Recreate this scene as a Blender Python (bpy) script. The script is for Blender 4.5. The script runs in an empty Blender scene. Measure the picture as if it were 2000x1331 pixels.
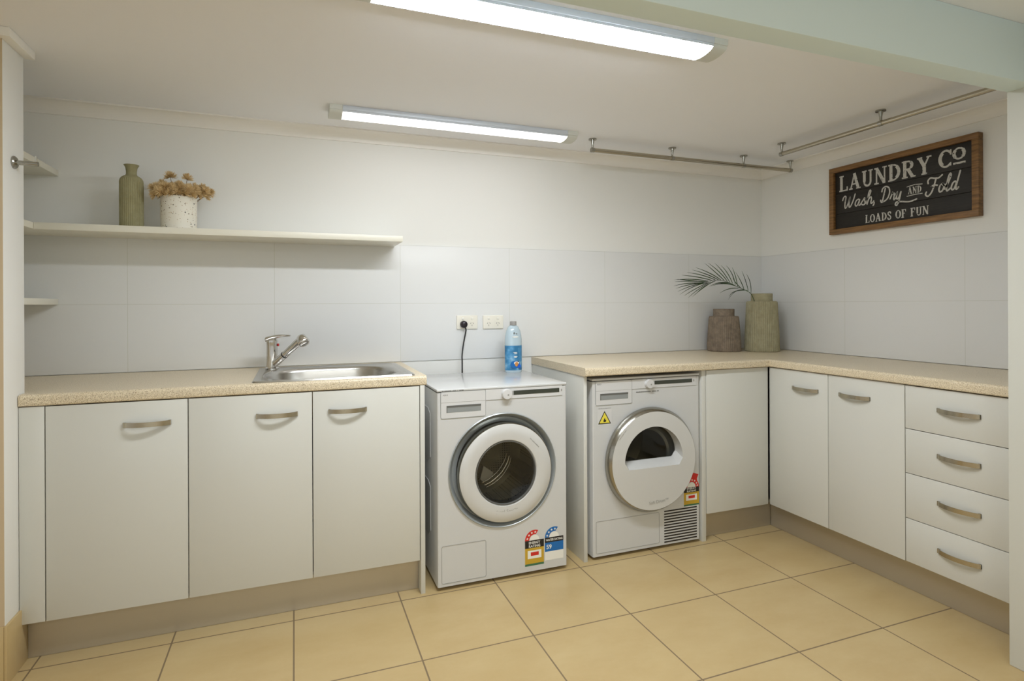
import bpy, bmesh, math, random
from mathutils import Vector, Matrix
random.seed(7)
PI = math.pi
scene = bpy.context.scene
COL = scene.collection

# ------------------------------------------------------------------ camera
F_PX, TH, ROLL, U0, V0 = 1094.8, .3511, .0044, 975.92, 595.38
CAM = Vector((-2.9122, -2.894, 1.1927))
cd = bpy.data.cameras.new('camera'); cam = bpy.data.objects.new('camera', cd); COL.objects.link(cam)
fw = Vector((math.sin(TH), math.cos(TH), 0)); rt = Vector((math.cos(TH), -math.sin(TH), 0)); up = Vector((0, 0, 1))
rp = math.cos(ROLL) * rt - math.sin(ROLL) * up; upv = math.sin(ROLL) * rt + math.cos(ROLL) * up
M = Matrix((rp, upv, -fw)).transposed().to_4x4(); M.translation = CAM
cam.matrix_world = M
cd.sensor_width = 36; cd.lens = F_PX / 2000 * 36
cd.shift_x = (1000 - U0) / 2000; cd.shift_y = -(665.5 - V0) / 2000
cd.clip_start = .02
scene.camera = cam

# ------------------------------------------------------------------ world, fill and lamp of the front room, exposure
W = bpy.data.worlds.new('world'); scene.world = W; W.use_nodes = True
bg = W.node_tree.nodes['Background']; bg.inputs[0].default_value = (.98, .975, .92, 1); bg.inputs[1].default_value = .39
vs = scene.view_settings
vs.view_transform = 'Standard'; vs.look = 'None'; vs.exposure = .62; vs.gamma = 1; vs.use_curve_mapping = False
try:
    scene.cycles.max_bounces = 10; scene.cycles.diffuse_bounces = 6; scene.cycles.glossy_bounces = 5
    scene.cycles.transparent_max_bounces = 10; scene.cycles.sample_clamp_indirect = 8; scene.cycles.use_denoising = True
    scene.cycles.caustics_reflective = False; scene.cycles.caustics_refractive = False
except Exception: pass
LAMP_FAR, LAMP_NEAR = 1.8, 50.0
def area(name, loc, rot, sx, sy, power, col):
    l = bpy.data.lights.new(name, 'AREA'); l.shape = 'RECTANGLE'; l.size = sx; l.size_y = sy; l.energy = power; l.color = col
    o = bpy.data.objects.new(name, l); COL.objects.link(o); o.location = loc; o.rotation_euler = rot; return o
# added cool fill light, unseen behind the camera; ceiling lamp of the front room
area('front_room_fill', (-3.3, -5.2, 1.35), (math.radians(90), 0, 0), 2.6, 1.9, 8, (.84, .98, 1.0))
area('front_room_ceiling_lamp', (-2.6, -3.6, 2.05), (0, 0, 0), 1.2, .3, 14, (.96, 1, 1))

# ------------------------------------------------------------------ materials
def lin(c):
    return tuple((x / 12.92 if x <= .04045 else ((x + .055) / 1.055) ** 2.4) for x in c)
def rgb(r, g, b): return lin((r / 255, g / 255, b / 255)) + (1,)
MATS = {}
def mat(name, col, rough=.5, metal=0., spec=.5, **kw):
    m = bpy.data.materials.new(name); m.use_nodes = True
    b = m.node_tree.nodes['Principled BSDF']
    b.inputs['Base Color'].default_value = col if len(col) == 4 else tuple(col) + (1,)
    b.inputs['Roughness'].default_value = rough; b.inputs['Metallic'].default_value = metal
    b.inputs['Specular IOR Level'].default_value = spec
    if kw.get('coat'): b.inputs['Coat Weight'].default_value = kw['coat']; b.inputs['Coat Roughness'].default_value = .08
    if kw.get('emit'):
        b.inputs['Emission Color'].default_value = kw['ecol']; b.inputs['Emission Strength'].default_value = kw['emit']
    MATS[name] = m; return m
def nodes(m): return m.node_tree.nodes, m.node_tree.links, m.node_tree.nodes['Principled BSDF']
def geo_pos(N, L, scale=(1, 1, 1), loc=(0, 0, 0), rot=(0, 0, 0)):
    g = N.new('ShaderNodeNewGeometry'); mp = N.new('ShaderNodeMapping')
    mp.inputs['Scale'].default_value = scale; mp.inputs['Location'].default_value = loc; mp.inputs['Rotation'].default_value = rot
    L.new(g.outputs['Position'], mp.inputs['Vector']); return mp.outputs[0]
def ramp(N, L, fac, stops, interp='LINEAR'):
    r = N.new('ShaderNodeValToRGB'); r.color_ramp.interpolation = interp
    el = r.color_ramp.elements
    el[0].position, el[0].color = stops[0]; el[1].position, el[1].color = stops[1]
    for p, c in stops[2:]:
        e = el.new(p); e.color = c
    L.new(fac, r.inputs[0]); return r.outputs[0]
def noise(N, L, vec, scale, detail=3, rough=.5):
    n = N.new('ShaderNodeTexNoise'); n.inputs['Scale'].default_value = scale; n.inputs['Detail'].default_value = detail
    n.inputs['Roughness'].default_value = rough; L.new(vec, n.inputs['Vector']); return n.outputs[0]
def bump(N, L, B, h, strength=.1, dist=.002):
    b = N.new('ShaderNodeBump'); b.inputs['Strength'].default_value = strength; b.inputs['Distance'].default_value = dist
    L.new(h, b.inputs['Height']); L.new(b.outputs[0], B.inputs['Normal'])
def mth(N, L, op, a, b=None, c=None):
    n = N.new('ShaderNodeMath'); n.operation = op
    for i, v in enumerate((a, b, c)):
        if v is None: continue
        if isinstance(v, (int, float)): n.inputs[i].default_value = v
        else: L.new(v, n.inputs[i])
    return n.outputs[0]
def mixc(N, L, fac, a, b):
    n = N.new('ShaderNodeMix'); n.data_type = 'RGBA'
    if isinstance(fac, (int, float)): n.inputs[0].default_value = fac
    else: L.new(fac, n.inputs[0])
    for i, v in ((6, a), (7, b)):
        if isinstance(v, tuple): n.inputs[i].default_value = v
        else: L.new(v, n.inputs[i])
    return n.outputs[2]

# painted walls / ceiling
def paint(name, col, sc=220, st=.05):
    m = mat(name, col, .6, spec=.3); N, L, B = nodes(m); v = geo_pos(N, L)
    bump(N, L, B, noise(N, L, v, sc, 2), st, .001); return m
WALL = paint('wall_paint', rgb(234, 234, 231)); CEIL = paint('ceiling_paint', rgb(241, 243, 249), 150, .08)
BEAMP = paint('beam_paint', rgb(220, 236, 240)); CORN = paint('cornice_paint', rgb(238, 236, 232))
STUB = paint('stub_wall_paint', rgb(206, 207, 200)); TAN = paint('warm_lit_paint', rgb(202, 182, 152))  # tan puts warm room light into the return's end-face colour
# floor tiles with grout, aligned to the world grid
GX, GY, GS = -3.7299, -.6341, .4055
def tile_grid(N, L, ax, x0, sx, g):
    """distance-to-joint mask along one world axis"""
    ge = N.new('ShaderNodeNewGeometry'); se = N.new('ShaderNodeSeparateXYZ'); L.new(ge.outputs['Position'], se.inputs[0])
    t = mth(N, L, 'DIVIDE', mth(N, L, 'SUBTRACT', se.outputs[ax], x0), sx)
    fl = mth(N, L, 'FLOOR', t); fr = mth(N, L, 'SUBTRACT', t, fl)
    d = mth(N, L, 'MULTIPLY', mth(N, L, 'MINIMUM', fr, mth(N, L, 'SUBTRACT', 1.0, fr)), sx)
    return mth(N, L, 'LESS_THAN', d, g / 2), fl
def floor_mat(name, joints=True):
    m = mat(name, (1, 1, 1), .3, spec=.5); N, L, B = nodes(m)
    v = geo_pos(N, L, (1, 2.2, 1), rot=(0, 0, .5))
    n1 = noise(N, L, v, 3.2, 6, .6); n2 = noise(N, L, geo_pos(N, L), 60, 3)
    c = ramp(N, L, n1, [(.3, rgb(184, 157, 108)), (.7, rgb(198, 175, 128))])
    c = mixc(N, L, mth(N, L, 'MULTIPLY', n2, .22), c, rgb(204, 183, 142))
    if joints:
        mx, fx = tile_grid(N, L, 0, GX, GS, .0055); my, fy = tile_grid(N, L, 1, GY, GS, .0055)
        w = N.new('ShaderNodeTexWhiteNoise'); w.noise_dimensions = '2D'; cb = N.new('ShaderNodeCombineXYZ')
        L.new(fx, cb.inputs[0]); L.new(fy, cb.inputs[1]); L.new(cb.outputs[0], w.inputs['Vector'])
        c = mixc(N, L, mth(N, L, 'MULTIPLY', w.outputs[0], .35), c, rgb(189, 167, 122))
        j = mth(N, L, 'MAXIMUM', mx, my)
        c = mixc(N, L, j, c, rgb(128, 110, 84))
        L.new(mth(N, L, 'ADD', mth(N, L, 'MULTIPLY', j, .5), .3), B.inputs['Roughness'])
        bump(N, L, B, mth(N, L, 'SUBTRACT', 1.0, j), .5, .0012)
    L.new(c, B.inputs['Base Color']); return m
FLOOR = floor_mat('floor_tile_beige'); SKIRT = floor_mat('skirting_tile_beige', False)
def wall_tile(name, ax, x0):
    m = mat(name, (1, 1, 1), .34, spec=.2); N, L, B = nodes(m)
    mx, _ = tile_grid(N, L, ax, x0, .602, .0022); mz, _ = tile_grid(N, L, 2, 1.2007, .301, .0022)
    j = mth(N, L, 'MAXIMUM', mx, mz)
    L.new(mixc(N, L, j, rgb(228, 229, 229), rgb(212, 213, 208)), B.inputs['Base Color'])
    L.new(mth(N, L, 'ADD', mth(N, L, 'MULTIPLY', j, .4), .3), B.inputs['Roughness'])
    bump(N, L, B, mth(N, L, 'SUBTRACT', 1.0, j), .4, .0008); return m
TILE_B = wall_tile('gloss_white_tile', 0, -3.603); TILE_R = wall_tile('gloss_white_tile_side', 1, -.6024)
# laminate worktop with fine speckles
m = LAM = mat('speckled_laminate', (1, 1, 1), .32); N, L, B = nodes(m); v = geo_pos(N, L)
c = ramp(N, L, noise(N, L, v, 300, 4, .7), [(.36, rgb(184, 166, 134)), (.5, rgb(218, 204, 177)), (.64, rgb(234, 222, 198))])
c = mixc(N, L, ramp(N, L, noise(N, L, v, 420, 2), [(.6, (0, 0, 0, 1)), (.66, (1, 1, 1, 1))]), c, rgb(122, 102, 78))
L.new(c, B.inputs['Base Color'])
CAB = mat('white_cabinet_laminate', rgb(208, 208, 202), .28)
CAB_IN = mat('cabinet_edge', rgb(208, 206, 196), .4)
GAP = mat('gap_shade_dark', rgb(60, 52, 40), .8)  # dark colour standing in for shade in the corner gap
SHELF = mat('white_shelf_board', rgb(232, 229, 216), .35)
# kickboard: brushed metallic laminate
m = KICK = mat('brushed_kickboard', rgb(190, 182, 166), .33, .7); N, L, B = nodes(m)
n = noise(N, L, geo_pos(N, L, (3, 3, 260)), 4, 4); L.new(mth(N, L, 'ADD', mth(N, L, 'MULTIPLY', n, .18), .24), B.inputs['Roughness'])
bump(N, L, B, n, .06, .0005)
NICKEL = mat('brushed_nickel', rgb(186, 178, 160), .24, 1)
CHROME = mat('polished_chrome', rgb(215, 213, 210), .08, 1)
m = STEEL = mat('brushed_stainless', rgb(196, 194, 190), .26, 1); N, L, B = nodes(m)
n = noise(N, L, geo_pos(N, L, (6, 120, 120)), 3, 3); L.new(mth(N, L, 'ADD', mth(N, L, 'MULTIPLY', n, .15), .16), B.inputs['Roughness'])
APP = mat('white_enamel', rgb(202, 203, 203), .22, coat=.3)
APP2 = mat('white_plastic', rgb(206, 206, 206), .35)
DOORW = mat('white_door_plastic', rgb(202, 202, 200), .25, coat=.3)
GREYR = mat('grey_metal_recess', rgb(164, 170, 172), .32, .35)
GREYD = mat('grey_plastic', rgb(140, 144, 144), .45)
DARK = mat('dark_display', rgb(58, 62, 54), .25)
BLACK = mat('black_rubber', rgb(24, 24, 26), .45)
CHROMED = mat('satin_chrome', rgb(170, 168, 160), .22, 1)
DRUM = mat('drum_steel', rgb(150, 146, 132), .3, .9)
m = PERF = mat('perforated_drum_steel', rgb(140, 136, 124), .35, .85); N, L, B = nodes(m)
vo = N.new('ShaderNodeTexVoronoi'); vo.inputs['Scale'].default_value = 85; vo.inputs['Randomness'].default_value = 0
L.new(geo_pos(N, L), vo.inputs['Vector'])
L.new(ramp(N, L, vo.outputs['Distance'], [(.25, rgb(40, 38, 34)), (.32, rgb(165, 160, 146))]), B.inputs['Base Color'])
# smoked glass: tinted see-through plus reflection
m = GLASS = bpy.data.materials.new('smoked_glass'); m.use_nodes = True; N, L = m.node_tree.nodes, m.node_tree.links
for n_ in list(N): N.remove(n_)
o_ = N.new('ShaderNodeOutputMaterial'); tr = N.new('ShaderNodeBsdfTransparent'); tr.inputs[0].default_value = (.66, .64, .57, 1)
gl = N.new('ShaderNodeBsdfGlossy'); gl.inputs['Roughness'].default_value = .03; gl.inputs[0].default_value = (.9, .9, .9, 1)
fr = N.new('ShaderNodeFresnel'); fr.inputs[0].default_value = 1.5; mx_ = N.new('ShaderNodeMixShader')
L.new(fr.outputs[0], mx_.inputs[0]); L.new(tr.outputs[0], mx_.inputs[1]); L.new(gl.outputs[0], mx_.inputs[2]); L.new(mx_.outputs[0], o_.inputs[0])
RED = mat('label_red', rgb(205, 42, 36), .4); BLUE = mat('label_blue', rgb(22, 104, 176), .4); GOLD = mat('label_gold', rgb(196, 160, 50), .4)
INK = mat('label_black', rgb(28, 24, 22), .45); PAPER = mat('label_white', rgb(232, 232, 226), .45); GREEN = mat('label_green', rgb(60, 110, 80), .4)
YEL = mat('label_yellow', rgb(228, 214, 76), .4); GREYT = mat('grey_print', rgb(150, 150, 146), .5); GREYT2 = mat('dark_grey_print', rgb(95, 95, 92), .5)
LED = mat('led_diffuser', rgb(250, 250, 250), .4, emit=LAMP_FAR, ecol=(1, .965, .96, 1))
LEDN = mat('led_diffuser_near', rgb(250, 250, 250), .4, emit=LAMP_NEAR, ecol=(.92, .96, 1.0, 1))
LAMPB = mat('lamp_housing', rgb(205, 212, 222), .35, .2); LAMPC = mat('lamp_end_cap', rgb(206, 208, 202), .45)
def clay(name, c0, c1, r=.75):
    m = mat(name, c0, r, spec=.25); N, L, B = nodes(m); v = geo_pos(N, L)
    L.new(ramp(N, L, noise(N, L, v, 35, 5, .65), [(.35, c0), (.68, c1)]), B.inputs['Base Color'])
    bump(N, L, B, noise(N, L, v, 300, 2), .15, .001); return m
SAGE = clay('sage_ceramic', rgb(146, 141, 106), rgb(160, 155, 122)); OLIVE = clay('olive_stoneware', rgb(148, 142, 114), rgb(164, 158, 130))
TAUPE = clay('taupe_stoneware', rgb(112, 100, 86), rgb(140, 126, 110))
m = TERR = mat('white_terrazzo', (1, 1, 1), .5); N, L, B = nodes(m); v = geo_pos(N, L)
c = rgb(228, 224, 212)
for sc, thr, cc, s in ((70, .2, rgb(150, 142, 124), 0), (120, .2, rgb(176, 150, 112), 3), (45, .16, rgb(92, 92, 84), 7)):
    vo = N.new('ShaderNodeTexVoronoi'); vo.inputs['Scale'].default_value = sc; vv = geo_pos(N, L, (1, 1, 1), (s, s, s)); L.new(vv, vo.inputs['Vector'])
    k = N.new('ShaderNodeSeparateColor'); L.new(vo.outputs['Color'], k.inputs[0])
    mask = mth(N, L, 'MULTIPLY', mth(N, L, 'LESS_THAN', vo.outputs['Distance'], thr), mth(N, L, 'GREATER_THAN', k.outputs[0], .45))
    c = mixc(N, L, mask, c, cc)
L.new(c, B.inputs['Base Color'])
DRY = clay('dried_flower', rgb(196, 166, 116), rgb(236, 214, 170), .9); STEM = mat('dried_stem', rgb(120, 92, 58), .8)
m = LEAF = mat('palm_leaf', rgb(38, 62, 34), .4); N, L, B = nodes(m)
L.new(ramp(N, L, noise(N, L, geo_pos(N, L), 14, 2), [(.35, rgb(24, 42, 26)), (.7, rgb(62, 92, 46))]), B.inputs['Base Color'])
m = WOOD = mat('stained_wood', (1, 1, 1), .5); N, L, B = nodes(m)
n = noise(N, L, geo_pos(N, L, (8, 3, 40)), 3, 5, .6); L.new(ramp(N, L, n, [(.3, rgb(96, 68, 36)), (.7, rgb(152, 112, 66))]), B.inputs['Base Color'])
m = BOARD = mat('black_board', (1, 1, 1), .6); N, L, B = nodes(m)
n = noise(N, L, geo_pos(N, L, (8, 4, 60)), 4, 5, .6); L.new(ramp(N, L, n, [(.3, rgb(26, 23, 20)), (.75, rgb(44, 40, 36))]), B.inputs['Base Color'])
m = CHALK = mat('worn_white_lettering', (1, 1, 1), .7); N, L, B = nodes(m)
n = noise(N, L, geo_pos(N, L), 95, 4, .7); L.new(ramp(N, L, n, [(.36, rgb(48, 44, 40)), (.40, rgb(196, 194, 188))]), B.inputs['Base Color'])
OUTLET = mat('cream_outlet_plastic', rgb(236, 232, 220), .35); OUTSW = mat('white_switch', rgb(240, 238, 230), .3)
PLUG = mat('black_plug', rgb(34, 26, 32), .3)
BOTTLE = mat('clear_blue_plastic', rgb(180, 198, 208), .15, coat=.4); BLAB = mat('blue_bottle_label', rgb(38, 118, 176), .3)
m = BLAB; N, L, B = nodes(m); n = noise(N, L, geo_pos(N, L, (1, 1, 1)), 22, 3)
L.new(ramp(N, L, n, [(.4, rgb(44, 112, 156)), (.55, rgb(74, 142, 188)), (.66, rgb(136, 180, 208))]), B.inputs['Base Color'])
CAPG = mat('grey_cap', rgb(158, 156, 154), .4); ORANGE = mat('label_orange', rgb(206, 140, 76), .4); BLUE2 = mat('label_bright_blue', rgb(20, 90, 200), .4)

# ------------------------------------------------------------------ mesh helpers (all in world metres)
ROOT = {}
def thing(name, label, cat, loc=(0, 0, 0), group=None, kind=None):
    o = bpy.data.objects.new(name, None); COL.objects.link(o); o.location = loc; o.empty_display_size = .05
    ROOT[o.name] = Vector(loc)
    if kind: o['kind'] = kind
    if label: o['label'] = label
    if cat: o['category'] = cat
    if group: o['group'] = group
    return o
def obj(name, bm, material, parent=None, label=None, smooth=30, kind=None):
    off = ROOT[parent.name] if parent else Vector((0, 0, 0))
    if parent is None:
        xs = [v.co for v in bm.verts]
        off = Vector(((min(c.x for c in xs) + max(c.x for c in xs)) / 2, (min(c.y for c in xs) + max(c.y for c in xs)) / 2, min(c.z for c in xs)))
    bmesh.ops.translate(bm, verts=bm.verts, vec=-off)
    me = bpy.data.meshes.new(name); bm.to_mesh(me); bm.free()
    for p in me.polygons: p.use_smooth = True
    me.set_sharp_from_angle(angle=math.radians(smooth))
    mats = material if isinstance(material, (list, tuple)) else [material]
    for m in mats: me.materials.append(m)
    o = bpy.data.objects.new(name, me); COL.objects.link(o)
    if parent: o.parent = parent; ROOT[o.name] = off
    else: o.location = off; ROOT[o.name] = off
    if label: o['label'] = label
    if kind: o['kind'] = kind
    return o
def top(name, bm, material, label, cat, group=None, smooth=30):
    o = obj(name, bm, material, None, label, smooth); o['category'] = cat
    if group: o['group'] = group
    return o
def struct(name, bm, material, smooth=30):
    return obj(name, bm, material, None, None, smooth, 'structure')
def NB(): return bmesh.new()
def box(bm, x0, x1, y0, y1, z0, z1, bev=0, seg=2, mi=0):
    x0, x1 = sorted((x0, x1)); y0, y1 = sorted((y0, y1)); z0, z1 = sorted((z0, z1))
    r = bmesh.ops.create_cube(bm, size=1)
    for v in r['verts']:
        v.co = Vector((x0 + (v.co.x + .5) * (x1 - x0), y0 + (v.co.y + .5) * (y1 - y0), z0 + (v.co.z + .5) * (z1 - z0)))
    fs = set(f for v in r['verts'] for f in v.link_faces)
    for f in fs: f.material_index = mi
    if bev:
        es = list({e for v in r['verts'] for e in v.link_edges})
        bmesh.ops.bevel(bm, geom=es, offset=bev, segments=seg, affect='EDGES', profile=.5)
    return bm
def prism(bm, pts, ext, closed=True, mi=0):
    """pts 3-D polygon, ext vector; solid"""
    a = [bm.verts.new(p) for p in pts]; b = [bm.verts.new(Vector(p) + Vector(ext)) for p in pts]
    n = len(a); fs = [bm.faces.new(a), bm.faces.new(list(reversed(b)))]
    for i in range(n): fs.append(bm.faces.new((a[i], b[i], b[(i + 1) % n], a[(i + 1) % n])))
    for f in fs: f.material_index = mi
    bmesh.ops.recalc_face_normals(bm, faces=fs); return fs
def tube(bm, pts, r, n=12, cap=True):
    pts = [Vector(p) for p in pts]; rings = []; rr = r if isinstance(r, (list, tuple)) else [r] * len(pts)
    prev = None
    for i, p in enumerate(pts):
        t = (pts[min(i + 1, len(pts) - 1)] - pts[max(i - 1, 0)]).normalized()
        if prev is None:
            a = Vector((0, 0, 1)) if abs(t.z) < .9 else Vector((1, 0, 0)); nn = t.cross(a).normalized()
        else: nn = (prev - t * prev.dot(t)).normalized()
        prev = nn; bb = t.cross(nn)
        rings.append([bm.verts.new(p + (nn * math.cos(2 * PI * k / n) + bb * math.sin(2 * PI * k / n)) * rr[i]) for k in range(n)])
    fs = []
    for i in range(len(rings) - 1):
        for k in range(n): fs.append(bm.faces.new((rings[i][k], rings[i][(k + 1) % n], rings[i + 1][(k + 1) % n], rings[i + 1][k])))
    if cap: fs.append(bm.faces.new(list(reversed(rings[0])))); fs.append(bm.faces.new(rings[-1]))
    bmesh.ops.recalc_face_normals(bm, faces=fs); return bm
def cyl(bm, p0, p1, r0, r1=None, n=24): return tube(bm, [p0, p1], [r0, r0 if r1 is None else r1], n)
def spline(pts, k=6):
    P = [Vector(p) for p in pts]; out = []
    for i in range(len(P) - 1):
        p0, p1, p2, p3 = P[max(i - 1, 0)], P[i], P[i + 1], P[min(i + 2, len(P) - 1)]
        for j in range(k):
            t = j / k
            out.append(.5 * ((2 * p1) + (p2 - p0) * t + (2 * p0 - 5 * p1 + 4 * p2 - p3) * t * t + (3 * p1 - p0 - 3 * p2 + p3) * t ** 3))
    out.append(P[-1]); return out
def revolve(bm, origin, axis, prof, n=48, flute=None, cap0=True, cap1=True):
    """prof: (radius, distance along axis). axis 'z' or 'y' (towards -y)"""
    o = Vector(origin); rings = []
    for i, (r, h) in enumerate(prof):
        ring = []
        for k in range(n):
            a = 2 * PI * k / n; rr = r
            if flute and flute[1] <= h <= flute[2]: rr = r - flute[3] * (.5 - .5 * math.cos(flute[0] * a)) ** 1.0
            if axis == 'z': ring.append(bm.verts.new(o + Vector((rr * math.cos(a), rr * math.sin(a), h))))
            else: ring.append(bm.verts.new(o + Vector((rr * math.cos(a), -h, rr * math.sin(a)))))
        rings.append(ring)
    fs = []
    for i in range(len(rings) - 1):
        for k in range(n): fs.append(bm.faces.new((rings[i][k], rings[i][(k + 1) % n], rings[i + 1][(k + 1) % n], rings[i + 1][k])))
    if cap0: fs.append(bm.faces.new(list(reversed(rings[0]))))
    if cap1: fs.append(bm.faces.new(rings[-1]))
    return bm
def frame2(bm, x0, x1, z0, z1, y, w, d, r=.006):
    """thin rectangular outline standing d proud of plane y (towards -y)"""
    box(bm, x0, x1, y - d, y, z1 - w, z1); box(bm, x0, x1, y - d, y, z0, z0 + w)
    box(bm, x0, x0 + w, y - d, y, z0 + w, z1 - w); box(bm, x1 - w, x1, y - d, y, z0 + w, z1 - w); return bm
def rrect(x0, x1, z0, z1, r, n=5):
    pts = []
    for cx, cz, a0 in ((x1 - r, z1 - r, 0), (x0 + r, z1 - r, 90), (x0 + r, z0 + r, 180), (x1 - r, z0 + r, 270)):
        for i in range(n + 1):
            a = math.radians(a0 + 90 * i / n); pts.append((cx + r * math.cos(a), cz + r * math.sin(a)))
    return pts
def loopline(bm, x0, x1, z0, z1, y, w, d, r=.01):
    """rounded rectangular outline"""
    o = rrect(x0, x1, z0, z1, r); i_ = rrect(x0 + w, x1 - w, z0 + w, z1 - w, max(r - w, .001)); n = len(o)
    a = [bm.verts.new((p[0], y - d, p[1])) for p in o]; b = [bm.verts.new((p[0], y - d, p[1])) for p in i_]
    c = [bm.verts.new((p[0], y, p[1])) for p in o]; e = [bm.verts.new((p[0], y, p[1])) for p in i_]
    fs = []
    for k in range(n):
        j = (k + 1) % n
        fs += [bm.faces.new((a[k], a[j], b[j], b[k])), bm.faces.new((a[k], c[k], c[j], a[j])), bm.faces.new((b[k], b[j], e[j], e[k]))]
    bmesh.ops.recalc_face_normals(bm, faces=fs); return bm
def text(name, body, material, origin, xdir, ydir, h, parent, width=None, bold=0., align='LEFT', lift=.0006, thin=.00025):
    c = bpy.data.curves.new(name, 'FONT'); c.body = body; c.size = 1; c.align_x = align; c.extrude = 0; c.offset = bold
    c.resolution_u = 3
    t = bpy.data.objects.new(name, c); COL.objects.link(t)
    dg = bpy.context.evaluated_depsgraph_get(); me = bpy.data.meshes.new_from_object(t.evaluated_get(dg))
    bpy.data.objects.remove(t); bpy.data.curves.remove(c)
    xs = [v.co.x for v in me.vertices]; ys = [v.co.y for v in me.vertices]
    cap = .729; s = h / cap; sx = s
    if width: sx = width / (max(xs) - min(xs))
    X = Vector(xdir).normalized(); Y = Vector(ydir).normalized(); Z = X.cross(Y)
    x_0 = min(xs) if align == 'LEFT' else (min(xs) + max(xs)) / 2
    off = ROOT[parent.name]
    for v in me.vertices:
        v.co = Vector(origin) + X * ((v.co.x - x_0) * sx) + Y * (v.co.y * s) + Z * lift - off
    me.materials.append(material); me.name = name
    o = bpy.data.objects.new(name, me); COL.objects.link(o); o.parent = parent; ROOT[o.name] = off
    return o
def sdf_poly(bm, pts2, O, X, Y, mi=0, lift=.0004, th=.0003):
    O, X, Y = Vector(O), Vector(X), Vector(Y); Z = X.cross(Y)
    prism(bm, [O + X * p[0] + Y * p[1] + Z * lift for p in pts2], Z * th, mi=mi)

# ------------------------------------------------------------------ setting
CZ = 2.066
b = NB(); box(b, -6.5, .3, -5.6, .15, -.1, 0); struct('floor', b, FLOOR)
b = NB(); box(b, -6.5, .3, -5.6, .15, CZ, CZ + .1); struct('ceiling', b, CEIL)
b = NB(); box(b, -4.25, .15, 0, .15, 0, CZ); struct('wall_back', b, WALL)
b = NB(); box(b, 0, .15, -1.735, 0, 0, CZ); struct('wall_right', b, WALL)
# stub wall closing the run of drawers, on the right
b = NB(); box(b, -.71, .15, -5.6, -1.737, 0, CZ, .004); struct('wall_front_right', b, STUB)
# recess wall behind the left shelves, and the return in front of it
b = NB(); box(b, -4.25, -4.1, -.55, 0, 0, CZ); struct('wall_left', b, WALL)
b = NB(); box(b, -6.5, -3.772, -.7, -.553, 0, CZ, .003)
ret = struct('wall_left_return', b, [WALL, TAN])
for p in ret.data.polygons:
    if p.normal.y < -.9: p.material_index = 1
# ceiling beam
b = NB(); box(b, -6.5, .15, -1.812, -1.738, 1.883, CZ, .003); struct('ceiling_beam', b, BEAMP)
# cove cornices
def cornice(name, p0, p1, inward):
    p0, p1, inn = Vector(p0), Vector(p1), Vector(inward)
    prof = [(0, 0), (0, -.055), (.006, -.055), (.006, -.048)]
    for i in range(9):
        a = math.radians(90 * i / 8); prof.append((.049 - .043 * math.cos(a), -.006 - .042 + .042 * math.sin(a)))
    prof += [(.055, -.006), (.055, 0)]
    b = NB(); d = p1 - p0; prism(b, [p0 + inn * x + Vector((0, 0, z)) for x, z in prof], d); return struct(name, b, CORN)
cornice('trim_1', (-4.1, 0, CZ), (0, 0, CZ), (0, -1, 0))
cornice('trim_2', (0, -1.735, CZ), (0, 0, CZ), (-1, 0, 0))
b = NB(); box(b, -3.7725, -3.742, -.73, -.545, 2.036, CZ, .003); struct('trim_3', b, CORN)
b = NB(); box(b, -6.5, -3.773, -.73, -.6995, 2.036, CZ, .003); struct('trim_4', b, CORN)
# skirting tiles on the return
b = NB(); box(b, -3.772, -3.764, -.708, -.5535, 0, .187, .001); struct('baseboard_left', b, SKIRT)
b = NB(); box(b, -6.5, -3.7725, -.708, -.7, 0, .187, .001); struct('baseboard_left_front', b, SKIRT)
# tiled splashbacks
b = NB(); box(b, -4.1, -.007, -.007, 0, .902, 1.504, .0008); struct('trim_5', b, TILE_B)
b = NB(); box(b, -.007, 0, -1.735, 0, .902, 1.504, .0008); struct('trim_6', b, TILE_R)

# ------------------------------------------------------------------ worktops
def nose(hw=.039, r=.012, n=5):
    """(distance inwards from front edge, z) bullnose, bottom back to top back"""
    p = [(.03, .9 - hw), (.006, .9 - hw)]
    for i in range(n + 1):
        a = math.radians(90 * i / n); p.append((.006 - .006 * math.sin(a), .9 - hw + .006 - .006 * math.cos(a)))
    for i in range(n + 1):
        a = math.radians(90 * i / n); p.append((r - r * math.cos(a), .9 - r + r * math.sin(a)))
    return p
def run_x(bm, x0, x1, yf, yb):
    P = nose(); pts = [Vector((x0, yf + d, z)) for d, z in P] + [Vector((x0, yb, .9)), Vector((x0, yb, .861))]
    prism(bm, pts, (x1 - x0, 0, 0))
YF = -.611
b = NB()
run_x(b, -3.77, -3.045, YF, -.5525); box(b, -4.1, -3.045, -.5525, -.008, .861, .9)
run_x(b, -3.045, -2.458, YF, -.578); box(b, -3.045, -2.458, -.108, -.008, .861, .9)
run_x(b, -2.458, -2.399, YF, -.008)
bmesh.ops.remove_doubles(b, verts=b.verts, dist=.00005)
top('countertop', b, LAM, 'speckled beige laminate worktop with the sink set into it', 'countertop')
b = NB(); P = nose(); D2, D3 = .628, .583
def lpt(d, z, where):
    if where == 0: return Vector((-1.667, -D2 + d, z))
    if where == 1: return Vector((-D3 + d * D3 / D3, -D2 + d, z))
    return Vector((-D3 + d, -1.734, z))
pr_ = P
rows = []
for w in range(3):
    row = [lpt(d, z, w) for d, z in pr_]
    if w == 0: row += [Vector((-1.667, -.008, .9)), Vector((-1.667, -.008, .861))]
    if w == 1: row += [Vector((-.008, -.008, .9)), Vector((-.008, -.008, .861))]
    if w == 2: row += [Vector((-.008, -1.734, .9)), Vector((-.008, -1.734, .861))]
    rows.append([b.verts.new(v) for v in row])
n_ = len(rows[0])
for w in range(2):
    for k in range(n_): b.faces.new((rows[w][k], rows[w][(k + 1) % n_], rows[w + 1][(k + 1) % n_], rows[w + 1][k]))
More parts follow.
